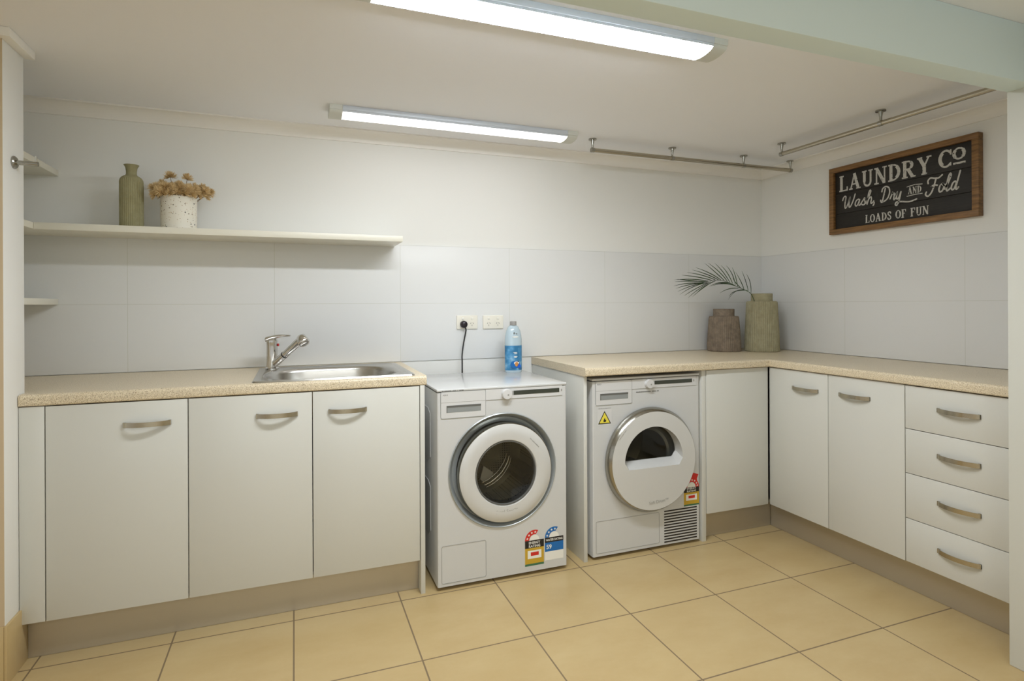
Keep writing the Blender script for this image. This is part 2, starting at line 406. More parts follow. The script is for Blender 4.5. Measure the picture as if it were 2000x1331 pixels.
b.faces.new(rows[0]); b.faces.new(list(reversed(rows[2]))); bmesh.ops.recalc_face_normals(b, faces=b.faces)
top('countertop', b, LAM, 'L-shaped speckled beige laminate worktop running into the corner over the dryer', 'countertop')

# ------------------------------------------------------------------ cabinets
def bow_handle(axis, c, f, z, parent, half=.0735):
    """bow handle: strap arched away from the front. axis 'x' front faces -y at y=f; axis 'y' front faces -x at x=f"""
    bm = NB(); n = 18; hh = .0085; t = .0028; out = []
    for i in range(n + 1):
        s = -1 + 2 * i / n; p = .004 + .024 * (1 - s * s) ** .8; out.append((s * half, p))
    def P(s, d, dz): return Vector((c + s, f - d, z + dz)) if axis == 'x' else Vector((f - d, c + s, z + dz))
    rings = [[bm.verts.new(P(s, d, -hh)), bm.verts.new(P(s, d, hh)), bm.verts.new(P(s, d - t, hh)), bm.verts.new(P(s, d - t, -hh))] for s, d in out]
    for i in range(n):
        for k in range(4): bm.faces.new((rings[i][k], rings[i][(k + 1) % 4], rings[i + 1][(k + 1) % 4], rings[i + 1][k]))
    bm.faces.new(rings[0]); bm.faces.new(rings[-1]); bmesh.ops.recalc_face_normals(bm, faces=bm.faces)
    for s in (-half + .004, half - .004):
        if axis == 'x': box(bm, c + s - .004, c + s + .004, f - .006, f, z - hh, z + hh)
        else: box(bm, f - .006, f, c + s - .004, c + s + .004, z - hh, z + hh)
    return obj('handle', bm, NICKEL, parent, 'brushed nickel bow handle', smooth=40)
ZB, ZT, G = .137, .8575, .0016
YD = -.606          # door face of the left run
def carcass_x(x0, x1, yf, root, y_b=-.012, th=.016, z1=.8585):
    bm = NB()
    box(bm, x0, x0 + th, yf + .02, y_b, ZB, z1); box(bm, x1 - th, x1, yf + .02, y_b, ZB, z1)
    box(bm, x0 + th, x1 - th, yf + .02, y_b, ZB, ZB + th); box(bm, x0 + th, x1 - th, y_b - .012, y_b, ZB + th, z1)
    return obj('carcass', bm, CAB_IN, root)
def door_x(x0, x1, root, hx=None, yf=YD):
    bm = NB(); box(bm, x0 + G, x1 - G, yf, yf + .018, ZB, ZT, .0012)
    d = obj('door', bm, CAB, root)
    if hx: bow_handle('x', hx, yf, .778, d)
    return d
A = [-3.699, -3.2742, -2.848, -2.4285]
t = thing('base_cabinet', 'white single-door base cabinet at the left end, beside the left wall return', 'cabinet', (-3.4866, -.3, ZB)); 
carcass_x(A[0], A[1], YD, t); door_x(A[0], A[1], t, -3.401)
bm = NB(); box(bm, -3.7705, -3.7008, YD + .001, YD + .019, ZB, .8585, .001); obj('filler_panel', bm, CAB, t)
t = thing('base_cabinet', 'white two-door base cabinet under the stainless sink', 'cabinet', (-2.85, -.3, ZB))
carcass_x(A[1] + .0005, A[3], YD, t); door_x(A[1], A[2], t, -2.975); door_x(A[2], A[3] + .0012, t, -2.7155)
b = NB(); box(b, -2.4265, -2.408, -.611, -.008, 0, .8605, .0008)
top('end_panel', b, CAB, 'white upright end panel between sink cabinets and washing machine', 'panel')
b = NB(); box(b, -3.7635, -2.4275, -.56, -.544, .001, ZB - .001)
top('kickboard', b, KICK, 'brushed metallic kickboard under the sink cabinets on the left', 'kickboard')
# panels either side of the dryer
b = NB(); box(b, -1.662, -1.6445, -.6, -.008, 0, .8605, .0008)
top('end_panel', b, CAB, 'white upright panel between washing machine and dryer', 'panel')
b = NB(); box(b, -.999, -.975, -.606, -.008, 0, .8605, .0008)
top('end_panel', b, CAB, 'white upright panel between dryer and corner cabinet', 'panel')
# corner cabinet (blank front)
t = thing('corner_cabinet', 'white corner cabinet with a plain front and no handle, right of the dryer', 'cabinet', (-.75, -.3, ZB))
carcass_x(-.9735, -.02, -.61, t)
bm = NB(); box(bm, -.972, -.576, -.61, -.592, ZB, ZT, .0012); obj('front_panel', bm, CAB, t)
bm = NB(); box(bm, -.5755, -.5705, -.606, -.594, ZB, ZT); obj('gap_shade', bm, GAP, t, 'shade of the corner gap, built as a dark strip')
# right-hand run, fronts face -x
XD = -.569
def carcass_y(y0, y1, root, th=.016):
    bm = NB(); y0, y1 = sorted((y0, y1)); xf = XD + .02
    box(bm, xf, -.012, y0, y0 + th, ZB, .8585); box(bm, xf, -.012, y1 - th, y1, ZB, .8585)
    box(bm, xf, -.012, y0 + th, y1 - th, ZB, ZB + th); box(bm, -.024, -.012, y0 + th, y1 - th, ZB + th, .8585)
    return obj('carcass', bm, CAB_IN, root)
def front_y(name, y0, y1, z0, z1, root, hy, hz):
    bm = NB(); y0, y1 = sorted((y0, y1)); box(bm, XD, XD + .018, y0 + G, y1 - G, z0, z1, .0012)
    d = obj(name, bm, CAB, root)
    if hy is not None: bow_handle('y', hy, XD, hz, d)
t = thing('base_cabinet', 'white two-door base cabinet on the right wall, between corner and drawers', 'cabinet', (-.3, -.97, ZB))
carcass_y(-.613, -1.3095, t)
front_y('door', -.612, -.9586, ZB, ZT, t, -.8345, .7715); front_y('door', -.9586, -1.3103, ZB, ZT, t, -1.0905, .7755)
t = thing('drawer_cabinet', 'white cabinet of four drawers at the right end of the worktop', 'cabinet', (-.3, -1.52, ZB))
carcass_y(-1.3105, -1.733, t)
zz = [ZB, .3155, .4990, .6803, ZT]
for i in range(4): front_y('drawer', -1.3103, -1.733, zz[i] + G * .8, zz[i + 1] - G * .8, t, -1.508, (.2305, .4145, .5965, .7755)[i])
# kickboards
b = NB(); box(b, -.9745, -.512, -.561, -.545, .001, ZB - .001)
top('kickboard', b, KICK, 'short brushed metallic kickboard under the corner cabinet', 'kickboard')
b = NB(); box(b, -.511, -.495, -1.734, -.5615, .001, ZB - .001)
top('kickboard', b, KICK, 'brushed metallic kickboard under the right-hand doors and drawers', 'kickboard')

# ------------------------------------------------------------------ shelves
b = NB(); box(b, -3.8545, -2.43, -.25, -.0005, 1.492, 1.519, .001)
top('wall_shelf', b, SHELF, 'long white wall shelf holding a slim vase and a terrazzo pot', 'shelf')
for z, lab in ((1.761, 'short white side shelf in the left alcove, highest of three'), (1.506, 'short white side shelf in the left alcove meeting the long shelf'), (1.213, 'short white side shelf in the left alcove, lowest, nearest the worktop')):
    b = NB(); box(b, -4.0995, -3.8555, -.5525, -.0085 if z < 1.5 else -.0005, z - .0125, z + .0125, .001)
    top('side_shelf', b, SHELF, lab, 'shelf', 'side shelves in the left alcove')

# ------------------------------------------------------------------ sink and tap
t = thing('kitchen_sink', 'stainless steel inset sink with one oval bowl', 'sink', (-2.74, -.33, .9))
SX0, SX1, SY0, SY1 = -3.065, -2.44, -.592, -.085
BX0, BX1, BY0, BY1 = -3.03, -2.484, -.568, -.15
b = NB()
def ring_at(x0, x1, y0, y1, r, z, n=8): return [b.verts.new((p[0], p[1], z)) for p in rrect(x0, x1, y0, y1, r, n)]
levels = [ring_at(SX0, SX1, SY0, SY1, .02, .9005), ring_at(SX0 + .003, SX1 - .003, SY0 + .003, SY1 - .003, .02, .906), ring_at(SX0 + .02, SX1 - .02, SY0 + .008, SY1 - .016, .02, .9065),
          ring_at(SX0 + .028, SX1 - .028, SY0 + .012, SY1 - .022, .02, .903),
          ring_at(BX0 - .006, BX1 + .006, BY0 - .006, BY1 + .006, .176, .903), ring_at(BX0, BX1, BY0, BY1, .17, .899), ring_at(BX0 + .006, BX1 - .006, BY0 + .006, BY1 - .006, .165, .885),
          ring_at(BX0 + .018, BX1 - .018, BY0 + .018, BY1 - .018, .155, .76), ring_at(BX0 + .04, BX1 - .04, BY0 + .04, BY1 - .04, .135, .735), ring_at(BX0 + .08, BX1 - .08, BY0 + .08, BY1 - .08, .1, .728)]
for i in range(len(levels) - 1):
    n = len(levels[i])
    for k in range(n): b.faces.new((levels[i][k], levels[i][(k + 1) % n], levels[i + 1][(k + 1) % n], levels[i + 1][k]))
b.faces.new(levels[-1])
bmesh.ops.recalc_face_normals(b, faces=b.faces)
obj('bowl', b, STEEL, t, smooth=40)
b = NB(); revolve(b, (-2.74, -.345, .7285), 'z', [(.045, 0), (.045, .003), (.032, .004), (.03, .001)], 28); obj('drain', b, CHROME, t)
TB = (-3.008, -.145)
t = thing('mixer_tap', 'chrome mixer tap with lever and pull-out spout behind the sink', 'tap', (TB[0], TB[1], .903))
b = NB(); revolve(b, (TB[0], TB[1], .9035), 'z', [(.029, 0), (.029, .006), (.0255, .01), (.0245, .105), (.026, .118), (.0265, .132), (.021, .141), (.008, .146)], 32); obj('tap_body', b, CHROME, t)
b = NB(); L0 = Vector((TB[0] - .024, TB[1], 1.040)); L1 = Vector((-2.93, TB[1] - .03, 1.056))
sec = []
for i in range(9):
    s = i / 8; c = L0.lerp(L1, s) + Vector((0, 0, .006 * math.sin(PI * s))); w = .02 * (1 - .55 * s); h = .012 * (1 - .7 * s)
    dr = (L1 - L0).normalized(); sd = Vector((-dr.y, dr.x, 0)).normalized()
    sec.append([b.verts.new(c + sd * (w * math.cos(2 * PI * k / 12)) + Vector((0, 0, h * math.sin(2 * PI * k / 12)))) for k in range(12)])
for i in range(8):
    for k in range(12): b.faces.new((sec[i][k], sec[i][(k + 1) % 12], sec[i + 1][(k + 1) % 12], sec[i + 1][k]))
b.faces.new(sec[0]); b.faces.new(sec[-1]); bmesh.ops.recalc_face_normals(b, faces=b.faces); obj('lever', b, CHROME, t, smooth=50)
b = NB(); S0 = Vector((-2.994, -.166, .932)); S1 = Vector((-2.886, -.262, 1.040)); dr = (S1 - S0).normalized()
tube(b, [S0, S0 + dr * .062], [.017, .0155], 20); obj('spout_base', b, CHROME, t)
b = NB(); tube(b, [S0 + dr * .062, S0 + dr * .067], [.0168, .0168], 20); obj('seal_ring', b, BLACK, t, 'black rubber ring')
b = NB(); tube(b, [S0 + dr * .067, S0 + dr * .13, S1], [.0155, .0165, .018], 20); obj('spout', b, CHROME, t)
b = NB(); hc = S1 + Vector((.008, -.006, -.002)); ax = Vector((.35, -.55, -.75)).normalized()
tube(b, [hc - ax * .028, hc - ax * .022, hc, hc + ax * .012, hc + ax * .02, hc + ax * .022], [.010, .019, .025, .026, .022, .012], 24); obj('spray_head', b, CHROME, t, smooth=60)
b = NB(); cyl(b, (TB[0] + .0245, TB[1] - .008, 1.014), (TB[0] + .029, TB[1] - .009, 1.014), .006, n=12); obj('indicator', b, RED, t, 'small red marker')

# ------------------------------------------------------------------ appliances
def hole_plate(bm, x0, x1, z0, z1, cx, cz, r, y, depth, n=64):
    """front sheet with a round hole, at plane y, thickness depth towards +y"""
    outer, inner = [], []
    for k in range(n):
        a = 2 * PI * k / n + PI / 4; dx, dz = math.cos(a), math.sin(a)
        tx = ((x1 - cx) / dx if dx > 0 else (x0 - cx) / dx) if abs(dx) > 1e-9 else 1e9
        tz = ((z1 - cz) / dz if dz > 0 else (z0 - cz) / dz) if abs(dz) > 1e-9 else 1e9
        q = min(tx, tz); outer.append((cx + dx * q, cz + dz * q)); inner.append((cx + dx * r, cz + dz * r))
    # snap the nearest samples to the corners
    for cxn, czn in ((x0, z0), (x1, z0), (x0, z1), (x1, z1)):
        i = min(range(n), key=lambda j: (outer[j][0] - cxn) ** 2 + (outer[j][1] - czn) ** 2); outer[i] = (cxn, czn)
    O = [bm.verts.new((p[0], y, p[1])) for p in outer]; I = [bm.verts.new((p[0], y, p[1])) for p in inner]
    I2 = [bm.verts.new((p[0], y + depth, p[1])) for p in inner]
    fs = []
    for k in range(n):
        j = (k + 1) % n
        fs.append(bm.faces.new((O[k], O[j], I[j], I[k]))); fs.append(bm.faces.new((I[k], I[j], I2[j], I2[k])))
    for f in fs: f.normal_update()
    for f in fs:
        if abs(f.normal.y) > .5 and f.normal.y > 0: f.normal_flip()
    return bm
def plain_poly(bm, pts, y, mi=0):
    f = bm.faces.new([bm.verts.new((p[0], y, p[1])) for p in pts]); f.normal_update()
    if f.normal.y > 0: f.normal_flip()
    f.material_index = mi
def body(root, x0, x1, z0, z1, yf, yb, cx, cz, r, side_emboss=True):
    bm = NB(); r_ = .006
    hole_plate(bm, x0 + r_, x1 - r_, z0 + .004, z1 - .004, cx, cz, r, yf, .03)
    # sides, back, bottom, top as a rounded shell
    outl = [(x0 + r_, yf), (x0 + .0018, yf + .0018), (x0, yf + r_), (x0, yb), (x1, yb), (x1, yf + r_), (x1 - .0018, yf + .0018), (x1 - r_, yf)]
    lo = [bm.verts.new((p[0], p[1], z0 + .004)) for p in outl]; hi = [bm.verts.new((p[0], p[1], z1 - .004)) for p in outl]
    for i in range(len(outl) - 1): bm.faces.new((lo[i], lo[i + 1], hi[i + 1], hi[i]))
    bm.faces.new(lo); bm.faces.new(hi)
    bmesh.ops.recalc_face_normals(bm, faces=bm.faces)
    return obj('body', bm, APP, root)
def stars_label(root, name, label, O, w, h, kind):
    """energy / water rating sticker on plane y; O = lower-left corner"""
    x0, y, z0 = O; X, Z = (1, 0, 0), (0, 0, 1)
    bm = NB(); mats = [PAPER, RED if kind != 'water' else BLUE, INK, GOLD if kind != 'water' else BLUE, GREEN, RED, BLUE]
    def R(a, b_, c, d, mi, lift): sdf_poly(bm, [(a * w, b_ * h), (c * w, b_ * h), (c * w, d * h), (a * w, d * h)], O, X, Z, mi, lift, .0002)
    top_ = .60 if kind != 'dry' else .58
    if kind == 'water':
        R(0, 0, 1, .26, 0, .0002); R(0, .26, 1, .53, 3, .0002); R(0, .53, 1, .68, 2, .0002); top_ = .68
    else:
        R(0, 0, 1, .05, 4, .0002); R(0, .05, 1, .42, 3, .0002); R(0, .42, 1, top_, 2, .0002); R(.14, .17, .86, .36, 0, .0005); R(.30, .235, .72, .32, 5, .0008)
    # arch with stars; for the dryer a full arch with a crown band above
    R0 = .5 * w; C = (.5 * w, top_ * h); a1 = 62 if kind != 'dry' else 0
    outp = [(C[0] + R0 * math.cos(math.radians(a)), C[1] + R0 * 1.0 * math.sin(math.radians(a))) for a in range(180, a1 - 1, -6)]
    inp = [(C[0] + R0 * .56 * math.cos(math.radians(a)), C[1] + R0 * .56 * math.sin(math.radians(a))) for a in range(a1 + (14 if kind != 'dry' else 0), 181, 6)]
    sdf_poly(bm, outp + inp, O, X, Z, 1, .0002, .0002)
    disc = [(C[0] + R0 * .52 * math.cos(math.radians(a)), C[1] + R0 * .52 * math.sin(math.radians(a))) for a in range(0, 181, 12)]
    sdf_poly(bm, disc, O, X, Z, 0, .0001, .0001)
    ns = [165, 138, 111, 84] if kind != 'dry' else [165, 138, 111, 84, 57, 30, 10]
    for a in ns:
        c = (C[0] + R0 * .78 * math.cos(math.radians(a)), C[1] + R0 * .78 * math.sin(math.radians(a))); s = R0 * .13
        st = [(c[0] + (s if k % 2 == 0 else s * .45) * math.sin(PI * k / 5), c[1] + (s if k % 2 == 0 else s * .45) * math.cos(PI * k / 5)) for k in range(10)]
        sdf_poly(bm, st, O, X, Z, 0, .0006, .0002)
    if kind == 'dry':
        cr = [(.20, .40), (.33, .52), (.38, .80), (.46, .97), (.66, 1.0), (.97, .86), (.90, .68), (.86, .55), (.90, .30), (.5, .48)]
        cr = [(p[0] * w, C[1] + p[1] * w * .77) for p in cr]; cr2 = []
        sdf_poly(bm, cr + cr2, O, X, Z, 1, .0003, .0002)
    o = obj(name, bm, mats, root, label, smooth=5)
    if kind == 'water':
        text('lettering', 'WATER RATING', PAPER, (x0 + .05 * w, y, z0 + h * .575), X, Z, h * .065, o, width=w * .9, bold=.02, lift=.0008)
        text('lettering', '59', PAPER, (x0 + .08 * w, y, z0 + h * .34), X, Z, h * .13, o, bold=.025, lift=.0008)
    else:
        text('lettering', 'ENERGY', PAPER, (x0 + .2 * w, y, z0 + h * .515), X, Z, h * .06, o, width=w * .6, bold=.02, lift=.0008)
        text('lettering', 'RATING', PAPER, (x0 + .2 * w, y, z0 + h * .435), X, Z, h * .06, o, width=w * .6, bold=.02, lift=.0008)
    return o
def front_details(root, x0, x1, zt, yf):
    """drawer, control strip, dial, display common to both machines; x0/x1/zt are the body edges"""
    bm = NB(); dx0, dx1, dz0, dz1 = x0 + .016, x0 + .212, zt - .122, zt - .0115
    box(bm, dx0, dx1, yf - .002, yf, dz0, dz1)
    d = obj('detergent_drawer' if root.name.startswith('washing') else 'condenser_drawer', bm, APP2, root)
    bm = NB(); loopline(bm, dx0 - .001, dx1 + .001, dz0 - .001, dz1 + .001, yf, .0014, .0024, .008); obj('drawer_outline', bm, GREYD, d)
    # grip recess
    bm = NB(); gx0, gx1, gz0, gz1 = x0 + .04, x0 + .191, zt - .0985, zt - .069
    box(bm, gx0, gx1, yf - .0026, yf - .002, gz0, gz1); obj('grip_recess', bm, GREYD, d, 'grey recessed grip')
    bm = NB(); box(bm, gx0, gx1, yf - .0034, yf - .0026, gz1 - .008, gz1); box(bm, gx0, gx0 + .003, yf - .0034, yf - .0026, gz0, gz1 - .008); obj('grip_lip', bm, GREYT2, d)
    bm = NB(); box(bm, dx1 + .001, x1 - .022, yf - .0018, yf, zt - .056, zt - .0115)
    s = obj('control_panel', bm, APP2, root)
    bm = NB(); box(bm, dx0, x1 - .022, yf - .0022, yf, zt - .0568, zt - .0556); box(bm, dx1, x1 - .022, yf - .0022, yf, zt - .0112, zt - .0102); obj('seam', bm, GREYT, s)
    bm = NB(); ds0 = x0 + .335; ds1 = x0 + .561; box(bm, ds0 + .006, ds1, yf - .0026, yf - .0018, zt - .041, zt - .0225); obj('display', bm, DARK, s, 'dark display window')
    bm = NB(); box(bm, ds0, ds0 + .005, yf - .0026, yf - .0018, zt - .041, zt - .0225); obj('button', bm, GREYT, s)
    bm = NB(); box(bm, ds1 + .008, ds1 + .014, yf - .0024, yf - .0018, zt - .037, zt - .027); obj('button', bm, GREYT, s)
    kx, kz = x0 + .306, zt - .035
    bm = NB(); revolve(bm, (kx, yf - .0018, kz), 'y', [(.0225, 0), (.022, .014), (.0205, .017), (.012, .0175)], 36); k = obj('dial', bm, APP2, s)
    bm = NB(); revolve(bm, (kx + .004, yf - .0194, kz - .002), 'y', [(.004, 0), (.004, .0003)], 14); obj('dial_mark', bm, GREYT, k)
    text('lettering', 'ASKO', GREYT2, (x0 + .0235, yf - .002, zt - .0275), (1, 0, 0), (0, 0, 1), .0065, d, lift=.0004)
    return d

def dashes(name, root, O, X, Z, L_, h, m, seed=1):
    rnd = random.Random(seed); bm = NB(); x = 0
    while x < L_:
        w_ = rnd.uniform(.5, 1.1) * h
        if rnd.random() < .86: sdf_poly(bm, [(x, 0), (x + w_ * .7, 0), (x + w_ * .7, h * rnd.uniform(.7, 1)), (x, h)], O, X, Z, 0, .0006, .0001)
        x += w_
    return obj(name, bm, m, root, smooth=5)
# washing machine
WX0, WX1, WZ0, WZ1, WY, WYB = -2.358, -1.761, .012, .840, -.62, -.10
t = thing('washing_machine', 'white front-loading washing machine with round door and two rating stickers', 'washing machine', ((WX0 + WX1) / 2, (WY + WYB) / 2, 0))
WC = (-2.064, .477)
body(t, WX0, WX1, WZ0, WZ1 - .0107, WY, WYB, WC[0], WC[1], .2435)
bm = NB(); box(bm, WX0 - .001, WX1 + .001, WY - .002, WYB, WZ1 - .0105, WZ1, .003, 3)
obj('top_panel', bm, APP, t)
for sx in (WX0 + .05, WX1 - .05):
    for sy in (WY + .06, WYB - .06):
        bm = NB(); cyl(bm, (sx, sy, 0), (sx, sy, .0165), .02, n=16); obj('foot', bm, BLACK, t)
# pressed ribs in the left side panel
for zc in (.62, .30):
    bm = NB(); prism(bm, [(WX0, WY + .12, zc + .10), (WX0, WY + .16, zc + .12), (WX0, WYB - .08, zc + .12), (WX0, WYB - .08, zc - .12), (WX0, WY + .16, zc - .12), (WX0, WY + .12, zc - .09)], (-.003, 0, 0))
    obj('side_pressing', bm, APP, t)
front_details(t, WX0, WX1, WZ1, WY)
bm = NB(); revolve(bm, (WC[0], WY, WC[1]), 'y', [(.2435, -.03), (.2435, -.001), (.2475, .0035), (.2445, .006), (.2405, .002), (.226, -.022), (.205, -.03)], 96, cap0=False, cap1=False)
obj('porthole_surround', bm, GREYR, t, 'grey metallic ring round the door', smooth=35)
DC = (-2.0555, .466); dy = WY - .012
bm = NB(); revolve(bm, (DC[0], WY, DC[1]), 'y', [(.19, -.03), (.208, -.022), (.2125, .004), (.2115, .0105), (.209, .0125), (.172, .0165), (.143, .014), (.139, .009), (.139, -.02), (.152, -.028), (.152, -.03)], 96, cap0=False, cap1=False)
d = obj('door', bm, DOORW, t, smooth=35)
bm = NB(); revolve(bm, (DC[0], WY, DC[1]), 'y', [(.2125, -.02), (.2145, -.018), (.2145, .008), (.2125, .0115), (.2112, .0109)], 96, cap0=False, cap1=False); obj('door_rim', bm, CHROMED, d, 'satin metal rim', smooth=40)
bm = NB(); revolve(bm, (DC[0], WY, DC[1]), 'y', [(.1385, .009), (.1385, .0125), (.1345, .0125), (.1325, .006), (.1325, -.02)], 96, cap0=False, cap1=False); obj('glass_rim', bm, GREYT2, d, 'dark rim of the glass', smooth=40)
bm = NB(); revolve(bm, (DC[0], WY, DC[1]), 'y', [(.1325, .004), (.10, -.004), (.06, -.008), (.02, -.009)], 64, cap0=False); obj('door_glass', bm, GLASS, d, 'smoked round window', smooth=80)
# reflections in the door bowl built as chrome arcs, and the drum behind
gr = .1325
for sh, wd in ((0, .0045), (.07, .002), (-.09, .0016)):
    bm = NB(); tube(bm, spline([(DC[0] + (x + sh) * gr, WY + .05, DC[1] + (z - sh) * gr) for x, z in ((-.6, -.47), (-.33, -.36), (-.02, -.12), (.19, .18), (.27, .42))], 6), wd, 10); obj('bowl_glint', bm, CHROME, d, smooth=60)
bm = NB(); prism(bm, [(DC[0] + x * gr, WY + .07, DC[1] + z * gr) for x, z in ((-.70, -.30), (-.58, -.44), (-.36, -.36), (-.24, -.14), (-.42, .0), (-.58, .12))], (0, .03, 0)); obj('paddle_face', bm, APP2, d, 'light patch for a drum paddle and reflections in the glass')  # pale patch combines a paddle shape with reflections in the window
bm = NB(); revolve(bm, (DC[0], WY, DC[1] + .012), 'y', [(.14, -.03), (.155, -.06), (.165, -.08), (.235, -.09), (.235, -.40), (.05, -.42)], 64, cap0=False); dr_ = obj('drum', bm, PERF, t, 'perforated steel drum', smooth=40)
for a in (210, 330, 90):
    ca, sa = math.cos(math.radians(a)), math.sin(math.radians(a)); c = Vector((DC[0], 0, DC[1] + .012)); rd = Vector((ca, 0, sa)); td = Vector((-sa, 0, ca))
    bm = NB(); prism(bm, [c + rd * .232 + td * .045 + Vector((0, WY + .12, 0)), c + rd * .16 + td * .012 + Vector((0, WY + .12, 0)), c + rd * .16 - td * .012 + Vector((0, WY + .12, 0)), c + rd * .232 - td * .045 + Vector((0, WY + .12, 0))], (0, .26, 0))
    obj('paddle', bm, DRUM, dr_)
bm = NB(); loopline(bm, -2.342, -2.146, .029, .186, WY, .0014, .0012, .008); obj('filter_flap', bm, GREYT, t)
text('lettering', 'Steel Seal\u2122', GREYT, (DC[0], WY - .0148, DC[1] - .171), (1, 0, 0), (0, 0, 1), .0155, d, align='CENTER', lift=.0012)
stars_label(t, 'energy_label', 'red, black and gold energy rating sticker', (-1.966, WY, .040), .091, .186, 'energy')
stars_label(t, 'water_label', 'blue water rating sticker with the number 59', (-1.870, WY, .052), .091, .148, 'water')

dashes('small_print', t, (WX0 + .020, WY - .002, WZ1 - .0095), (1, 0, 0), (0, 0, 1), .094, .0042, GREYT2, 3)
dashes('small_print', d, (-1.948, WY - .0158, .606), (.71, 0, -.71), (.71, 0, .71), .058, .0045, GREYT, 5)
t = thing('appliance_lead', 'black plug and lead hanging from the outlet behind the washing machine', 'power lead', (-2.066, -.02, 1.09))
bm = NB(); revolve(bm, (-2.0655, -.0172, 1.0885), 'y', [(.019, 0), (.0195, .006), (.018, .02), (.012, .026), (.004, .027)], 32); obj('plug', bm, PLUG, t, smooth=40)
bm = NB(); tube(bm, spline([(-2.064, -.028, 1.078), (-2.055, -.03, 1.062), (-2.058, -.03, 1.04), (-2.070, -.034, .985), (-2.081, -.045, .93), (-2.083, -.052, .89), (-2.084, -.055, .83), (-2.084, -.055, .60)], 6), .0038, 10); obj('cord', bm, BLACK, t, smooth=60)

# dryer
DX0, DX1, DZ0, DZ1, DY, DYB = -1.616, -1.010, .012, .845, -.6, -.02
t = thing('tumble_dryer', 'white tumble dryer with half-moon door window, under the worktop', 'dryer', ((DX0 + DX1) / 2, (DY + DYB) / 2, 0))
KC = (-1.303, .446)
body(t, DX0, DX1, DZ0, DZ1 - .0107, DY, DYB, KC[0], KC[1], .235)
bm = NB(); box(bm, DX0 - .001, DX1 + .001, DY - .002, DYB, DZ1 - .0105, DZ1, .003, 3); obj('top_panel', bm, APP, t)
for sx in (DX0 + .05, DX1 - .05):
    for sy in (DY + .06, DYB - .06):
        bm = NB(); cyl(bm, (sx, sy, 0), (sx, sy, .0165), .02, n=16); obj('foot', bm, BLACK, t)
for zc in (.60, .28):
    bm = NB(); prism(bm, [(DX0, DY + .10, zc + .08), (DX0, DY + .16, zc + .12), (DX0, DYB - .08, zc + .12), (DX0, DYB - .08, zc - .12), (DX0, DY + .16, zc - .12), (DX0, DY + .10, zc - .08)], (-.003, 0, 0))
    obj('side_pressing', bm, APP, t)
front_details(t, DX0, DX1, DZ1 - .002, DY)
# door: chrome drum-side, white face with a D-shaped window opening
PF = .042
bm = NB(); revolve(bm, (KC[0], DY, KC[1]), 'y', [(.245, -.002), (.250, .004), (.249, .022), (.238, PF - .004), (.2335, PF)], 96, cap0=False, cap1=False)
d = obj('door', bm, CHROMED, t, 'door with a satin metal edge', smooth=40)
# white face ring with hole
N_ = 96; face_r = .234; wr = .163; zc0 = KC[1] - .022
bm = NB()
outer = [(KC[0] + face_r * math.cos(2 * PI * k / N_), KC[1] + face_r * math.sin(2 * PI * k / N_)) for k in range(N_)]
half = []
for k in range(N_):
    a = 2 * PI * k / N_; x = wr * math.cos(a); z = wr * math.sin(a)
    z = z if z > -.031 else -.031
    if a > PI: # spread the straight edge evenly
        s = (a - PI) / PI; x = -wr * .99 + 2 * wr * .99 * s
    half.append((KC[0] - .004 + x, KC[1] + z))
O_ = [bm.verts.new((p[0], DY - PF, p[1])) for p in outer]; H_ = [bm.verts.new((p[0], DY - PF - .002, p[1])) for p in half]
def ins(p, sx, k): zt_ = KC[1] + wr - .004; return (KC[0] - .002 + (p[0] - KC[0] + .004) * sx, zt_ - (zt_ - p[1]) * k)
def inset(sx, k, y): return [bm.verts.new((q[0], y, q[1])) for q in (ins(p, sx, k) for p in half)]
H2 = inset(.985, .985, DY - PF + .006); H3 = inset(.95, .86, DY - .002); H4 = inset(.94, .85, DY + .012)
for A_, B_ in ((O_, H_), (H_, H2), (H2, H3), (H3, H4)):
    for k in range(N_): bm.faces.new((A_[k], A_[(k + 1) % N_], B_[(k + 1) % N_], B_[k]))
bmesh.ops.recalc_face_normals(bm, faces=bm.faces)
fp = obj('door_face', bm, DOORW, d, 'white door face with a recessed half-moon opening', smooth=28)
bm = NB(); plain_poly(bm, [ins(p, .945, .855) for p in half], DY + .008)
obj('door_glass', bm, GLASS, d, 'dark half-moon window')
bm = NB(); revolve(bm, (KC[0] + .012, DY, KC[1]), 'y', [(.150, -.016), (.140, -.05), (.128, -.055), (.128, -.062)], 64, cap0=False, cap1=False); obj('inner_ring', bm, GREYR, d, smooth=40)
bm = NB(); revolve(bm, (KC[0], DY, KC[1]), 'y', [(.20, -.03), (.21, -.07), (.26, -.08), (.26, -.44), (.05, -.46)], 64, cap0=False); dr_ = obj('drum', bm, DRUM, t, smooth=40)
for a in (200, 320, 80):
    ca, sa = math.cos(math.radians(a)), math.sin(math.radians(a)); c = Vector((KC[0], 0, KC[1])); rd = Vector((ca, 0, sa)); td = Vector((-sa, 0, ca))
    bm = NB(); prism(bm, [c + rd * .255 + td * .04 + Vector((0, DY + .1, 0)), c + rd * .18 + td * .01 + Vector((0, DY + .1, 0)), c + rd * .18 - td * .01 + Vector((0, DY + .1, 0)), c + rd * .255 - td * .04 + Vector((0, DY + .1, 0))], (0, .3, 0)); obj('paddle', bm, GREYD, dr_)
text('lettering', 'Soft Drum\u2122', GREYT, (KC[0] + .02, DY - PF, KC[1] - .203), (1, .0, .07), (-.07, 0, 1), .0155, d, align='CENTER', lift=.0012)
bm = NB(); loopline(bm, -1.600, -1.251, .030, .180, DY, .0012, .0012, .006); obj('condenser_flap', bm, GREYT, t)
for i in range(12):
    z = .026 + .0136 * i
    bm = NB(); box(bm, -1.222, -1.028, DY - .0012, DY, z, z + .0062, .0004, 1); obj('vent_slot', bm, INK, t)
